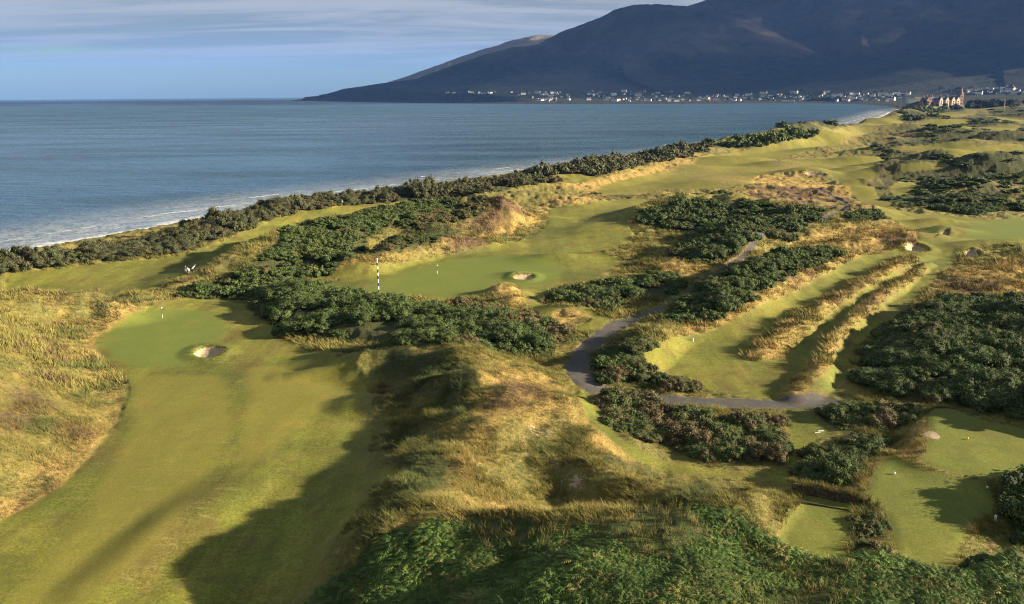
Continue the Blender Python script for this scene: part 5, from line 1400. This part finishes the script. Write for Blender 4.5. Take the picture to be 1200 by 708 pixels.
HOUSES = [house_mesh(10, 7.5, 5.4, 3.0, M_RENDER, M_SLATE), house_mesh(16, 8, 5.6, 3.2, M_RENDER, M_SLATE), house_mesh(9, 8, 5.2, 3.4, M_CREAMW, M_SLATE), house_mesh(24, 9, 8.2, 3.6, M_RENDER, M_SLATE),
          house_mesh(13, 8, 5.4, 3.0, M_GREYW, M_SLATE), house_mesh(12, 8, 5.4, 3.2, M_BRICK, M_SLATE), house_mesh(11, 7, 3.2, 2.6, M_RENDER, M_TILE), house_mesh(30, 10, 9.5, 3.8, M_CREAMW, M_SLATE)]
def town():
    r = np.random.default_rng(52)
    bands = [  # x0, x1, y0, y1 in the photograph, count, label
        (520, 606, 107.8, 112.0, 26, 'small white house in the thin row at the left end of the bay town'),
        (600, 668, 108.5, 119.0, 34, 'small house in the cluster above the little harbour across the bay'),
        (690, 800, 107.0, 119.5, 62, 'small pale house in the middle of the town across the bay'),
        (800, 920, 109.5, 119.5, 56, 'small pale house on the waterfront right of mid bay'),
        (925, 1000, 108.5, 119.5, 48, 'small pale house near the pale green church spire'),
        (1000, 1066, 110.0, 119.0, 40, 'small house where the bay shore meets the golf links'),
        (1132, 1215, 103.0, 111.0, 40, 'small house on the slope above the dark trees at right'),
    ]
    for x0, x1, y0, y1, n, lab in bands:
        k = 0; tries = 0
        while k < n and tries < n * 12:
            tries += 1
            px = r.uniform(x0, x1); py = y0 + (y1 - y0) * r.random() ** 0.8
            h_ = mhit(px, py)
            if h_ is None: continue
            o = bpy.data.objects.new('house', HOUSES[r.choice(8, p=[.3, .2, .1, .12, .1, .05, .05, .08])]); link(o)
            sc = r.uniform(0.7, 1.15) * (0.6 if px < 610 else 1); o.location = h_; o.scale = (sc, sc, sc)
            o.rotation_euler = (0, 0, -math.atan2(h_[0], h_[1]) + r.choice([0, 0, 0, 1.57]) + r.normal() * 0.3); tag(o, lab, 'house', lab.replace('house', 'houses'))
            k += 1
town()
def harbour():
    a, b = at_range(620, 119.8, 4500), at_range(655, 119.8, 4560)
    m = MB(); L_ = math.hypot(b[0] - a[0], b[1] - a[1]); m.box(0, L_, -4, 4, -3, 4.5); m.box(L_ - 12, L_ + 4, -7, 7, -3, 5.2)
    o = m.build('harbour_wall', M_GREYW); o.location = (a[0], a[1], SEA - 1.5); o.rotation_euler = (0, 0, math.atan2(b[1] - a[1], b[0] - a[0])); tag(o, 'low pale harbour wall at the waterline across the bay', 'harbour wall')
harbour()
def church(px, py_top, r_, label, spire_mat, wall_mat, h_tower, h_spire, w):
    x, y, zt = at_range(px, py_top, r_); root = empty('church', (x, y, zt - h_tower - h_spire), -math.atan2(x, y)); tag(root, label, 'church')
    m = MB(); m.box(-w / 2, w / 2, -w / 2, w / 2, -12, h_tower); t = m.build('tower', wall_mat, root)
    m = MB(); m.lathe([(w * 0.62, h_tower - 0.3), (w * 0.30, h_tower + h_spire * 0.5), (0.15, h_tower + h_spire)], 8, a0=math.pi / 8); m.build('spire', spire_mat, t)
    m = MB(); m.box(w / 2 + 0.02, w / 2 + 26, -w * 0.7, w * 0.7, -12, 8); m.build('nave', wall_mat, root)
    m = MB(); m.gable(w / 2 + 0.02, w / 2 + 26, -w * 0.7, w * 0.7, 8, 15, 0.4, 0, 0); m.build('roof', M_SLATE, root)
    for k in range(4):
        m = MB(); m.box(w / 2 + 4 + k * 6 - 0.7, w / 2 + 4 + k * 6 + 0.7, -w * 0.7 - 0.06, -w * 0.7 - 0.004, 2, 6.5); m.build('window', M_GLASS, root)
church(934, 105.6, 4500, 'church with a slim pale green spire in the bay town', M_COPPER, M_GREYW, 17, 24, 6)
church(1074.5, 109.0, 3000, 'church with a small pointed grey spire left of the red hotel', M_SLATE, M_STONE, 12, 12, 5)
M_HOTEL = plain('hotel_render', (0.42, 0.36, 0.27), 0.85, scale=0.3)
def hotel():
    x, y, z0 = at_range(1101, 124.0, 2250); z0 = 0.0
    root = empty('hotel', (x, y, z0 - 3), -math.atan2(x, y) + 0.75); tag(root, 'large red brick hotel with lit gables and a pointed tower', 'hotel')
    m = MB(); m.box(-52, 48, -7, 7, -3, 18); m.build('wall', M_BRICK, root)
    m = MB(); m.gable(-52, 48, -7, 7, 18, 26, 0.5, 0, 0); rf = m.build('roof', M_SLATE, root)
    for k, gx in enumerate((-46, -8, 10, 28, 42)):
        m = MB(); m.box(gx - 5, gx + 5, -13, -7.02, -3, 19); m.tri((gx - 5, -13, 19), (gx + 5, -13, 19), (gx, -13, 27)); m.tri((gx + 5, -7.02, 19), (gx - 5, -7.02, 19), (gx, -7.02, 27)); g_ = m.build('gable_wing', M_BRICK if k < 1 else M_HOTEL, root)
        m = MB()
        for s in (-1, 1): m.quad((gx, -13.4, 27.3), (gx + s * 5.6, -13.4, 18.6), (gx + s * 5.6, -3, 18.6), (gx, -3, 27.3))
        m.build('roof', M_SLATE, g_)
        for zz in (3, 8, 13):
            m = MB(); m.box(gx - 2, gx + 2, -13.06, -13.004, zz, zz + 3); m.build('window', M_GLASS, g_)
    for k in range(8):
        m = MB(); m.box(-48 + k * 4.4, -46 + k * 4.4, -7.06, -7.004, 6, 9); m.build('window', M_GLASS, root)
    for cx_ in (-40, -25, 0, 20):
        m = MB(); m.box(cx_ - 1.2, cx_ + 1.2, -1, 1, 24, 31); m.build('chimney', M_BRICK, rf)
    m = MB(); m.box(47, 57, -12, -2, -3, 32); tw = m.build('tower', M_BRICK, root)
    m = MB(); m.lathe([(6.6, 32), (6.0, 34), (0.2, 50)], 8, c=(52, -7), a0=math.pi / 8); m.build('spire', M_TILE, tw)
    for zz in (8, 16, 24):
        m = MB(); m.box(50, 54, -12.06, -12.004, zz, zz + 3.5); m.build('window', M_GLASS, tw)
hotel()
def near_houses():
    for px, py, r_, k, lab in ((1192, 124.0, 1750, 5, 'brick house with slate roof at the right edge beyond the links'), (1200, 124.6, 1700, 6, 'low white house with red roof cut by the right edge'), (1206, 124, 1760, 5, 'brick house just beyond the low red roofed house'),
                              (1058, 121.0, 2500, 4, 'tall grey block at the left end of the red hotel'), (1068, 117.5, 2600, 1, 'long white house left of the hotel trees'), (1078, 117.0, 2650, 7, 'long cream terrace left of the hotel')):
        x, y, z = at_range(px, py, r_); o = bpy.data.objects.new('house', HOUSES[k]); link(o); o.location = (x, y, z - 2); o.rotation_euler = (0, 0, -math.atan2(x, y) + 0.3); tag(o, lab, 'house')
        if 'tall' in lab: o.scale = (0.7, 0.9, 2.2)
near_houses()
def mast():
    x, y, z = at_range(1176, 129.5, 1500); zt = at_range(1176, 117.5, 1500)[2]
    root = empty('lamp_mast', (x, y, z - 1)); tag(root, 'tall slim pale mast standing before the dark trees', 'mast')
    m = MB(); m.lathe([(0.75, 0), (0.62, (zt - z) * 0.6), (0.45, zt - z + 1)], 10); m.build('pole', M_STONE, root)
    m = MB(); m.box(-1.2, 1.2, -0.3, 0.3, zt - z + 1.0, zt - z + 1.6); m.build('head', M_STEEL, root)
mast()

# ------------------------------------------------------------------ trees before the town
def far_trees():
    r = np.random.default_rng(61)
    M = shrub_material('tree_leaves', (0.010, 0.016, 0.007), (0.034, 0.044, 0.015), (0.05, 0.045, 0.02), True)
    crowns = []
    for s in range(4):
        pv, pf, pa = bush_proto(120 + s, 900, 0.10, 14, 2, 1.15); me = np_mesh('crown', pv, pf, False, {'tip': ('FLOAT', pa['tip'])}); me.materials.append(M); crowns.append(me)
    m = MB(); m.tube([(0, 0, -1.5), (0.05, 0, 1.5), (0.1, 0.05, 4), (0.0, 0.1, 6)], [0.45, 0.34, 0.24, 0.10]); m.tube([(0.08, 0.04, 3.2), (1.2, 0.3, 5.2)], [0.18, 0.06]); m.tube([(0.05, 0.02, 2.8), (-1.1, -0.4, 5.0)], [0.18, 0.06])
    tm = m.mesh('trunk'); tm.materials.append(M_WOOD)
    spots = []
    for k in range(90):
        px = r.uniform(1084, 1215); py = r.uniform(122.0, 126.5) if px > 1075 else 124.5
        spots.append((px, py - (px - 1084) * 0.008, r.uniform(1750, 2150), 'dark leafy tree in the belt in front of the red hotel'))
    for k in range(14): spots.append((r.uniform(1048, 1090), r.uniform(122.5, 125.0), r.uniform(2000, 2300), 'dark tree in the clump left of the red hotel'))
    for px, py, r_, lab in spots:
        x, y, _ = at_range(px, py, r_); x, y = float(x), float(y)
        z = float(gz(np.array([x]), np.array([y]))[0])
        root = empty('tree', (x, y, z - 0.3)); h = r.uniform(11, 18) * (1.0 if px > 1134 else 0.52) * (1 + (r_ - 1750) / 2500)
        tag(root, lab, 'tree', lab.replace('tree', 'trees'))
        t = bpy.data.objects.new('trunk', tm); link(t, root); t.scale = (h / 9,) * 3
        c = bpy.data.objects.new('crown', crowns[r.integers(4)]); link(c, root); c.location = (0, 0, h * 0.18); c.scale = (h * 0.5, h * 0.5, h * 0.78); c.rotation_euler = (0, 0, r.uniform(0, 6)); c.color = (0.1, r.random(), 0, 1)
far_trees()
def town_trees():
    r = np.random.default_rng(67); M = bpy.data.materials['tree_leaves']; cr = []
    for s in range(3):
        pv, pf, pa = bush_proto(140 + s, 120, 0.22, 8, 2, 1.2); me = np_mesh('tree', pv, pf, False, {'tip': ('FLOAT', pa['tip'])}); me.materials.append(M); cr.append(me)
    for k in range(90):
        px = r.choice([r.uniform(600, 670), r.uniform(690, 1060), r.uniform(1100, 1215)], p=[.2, .6, .2]); py = r.uniform(104, 112) if px > 1090 else r.uniform(107.5, 118.5)
        h_ = mhit(px, py)
        if h_ is None: continue
        o = bpy.data.objects.new('tree', cr[r.integers(3)]); link(o); o.location = h_; w = r.uniform(5, 10); o.scale = (w, w, w * r.uniform(1.0, 1.5)); o.rotation_euler = (0, 0, r.uniform(0, 6)); o.color = (0.1, r.random(), 0, 1)
        tag(o, 'dark tree among the houses of the town on the bay' if px < 1090 else 'dark tree among the upper houses right of the hotel', 'tree', 'trees between the town houses' if px < 1090 else 'trees between the upper houses')
town_trees()
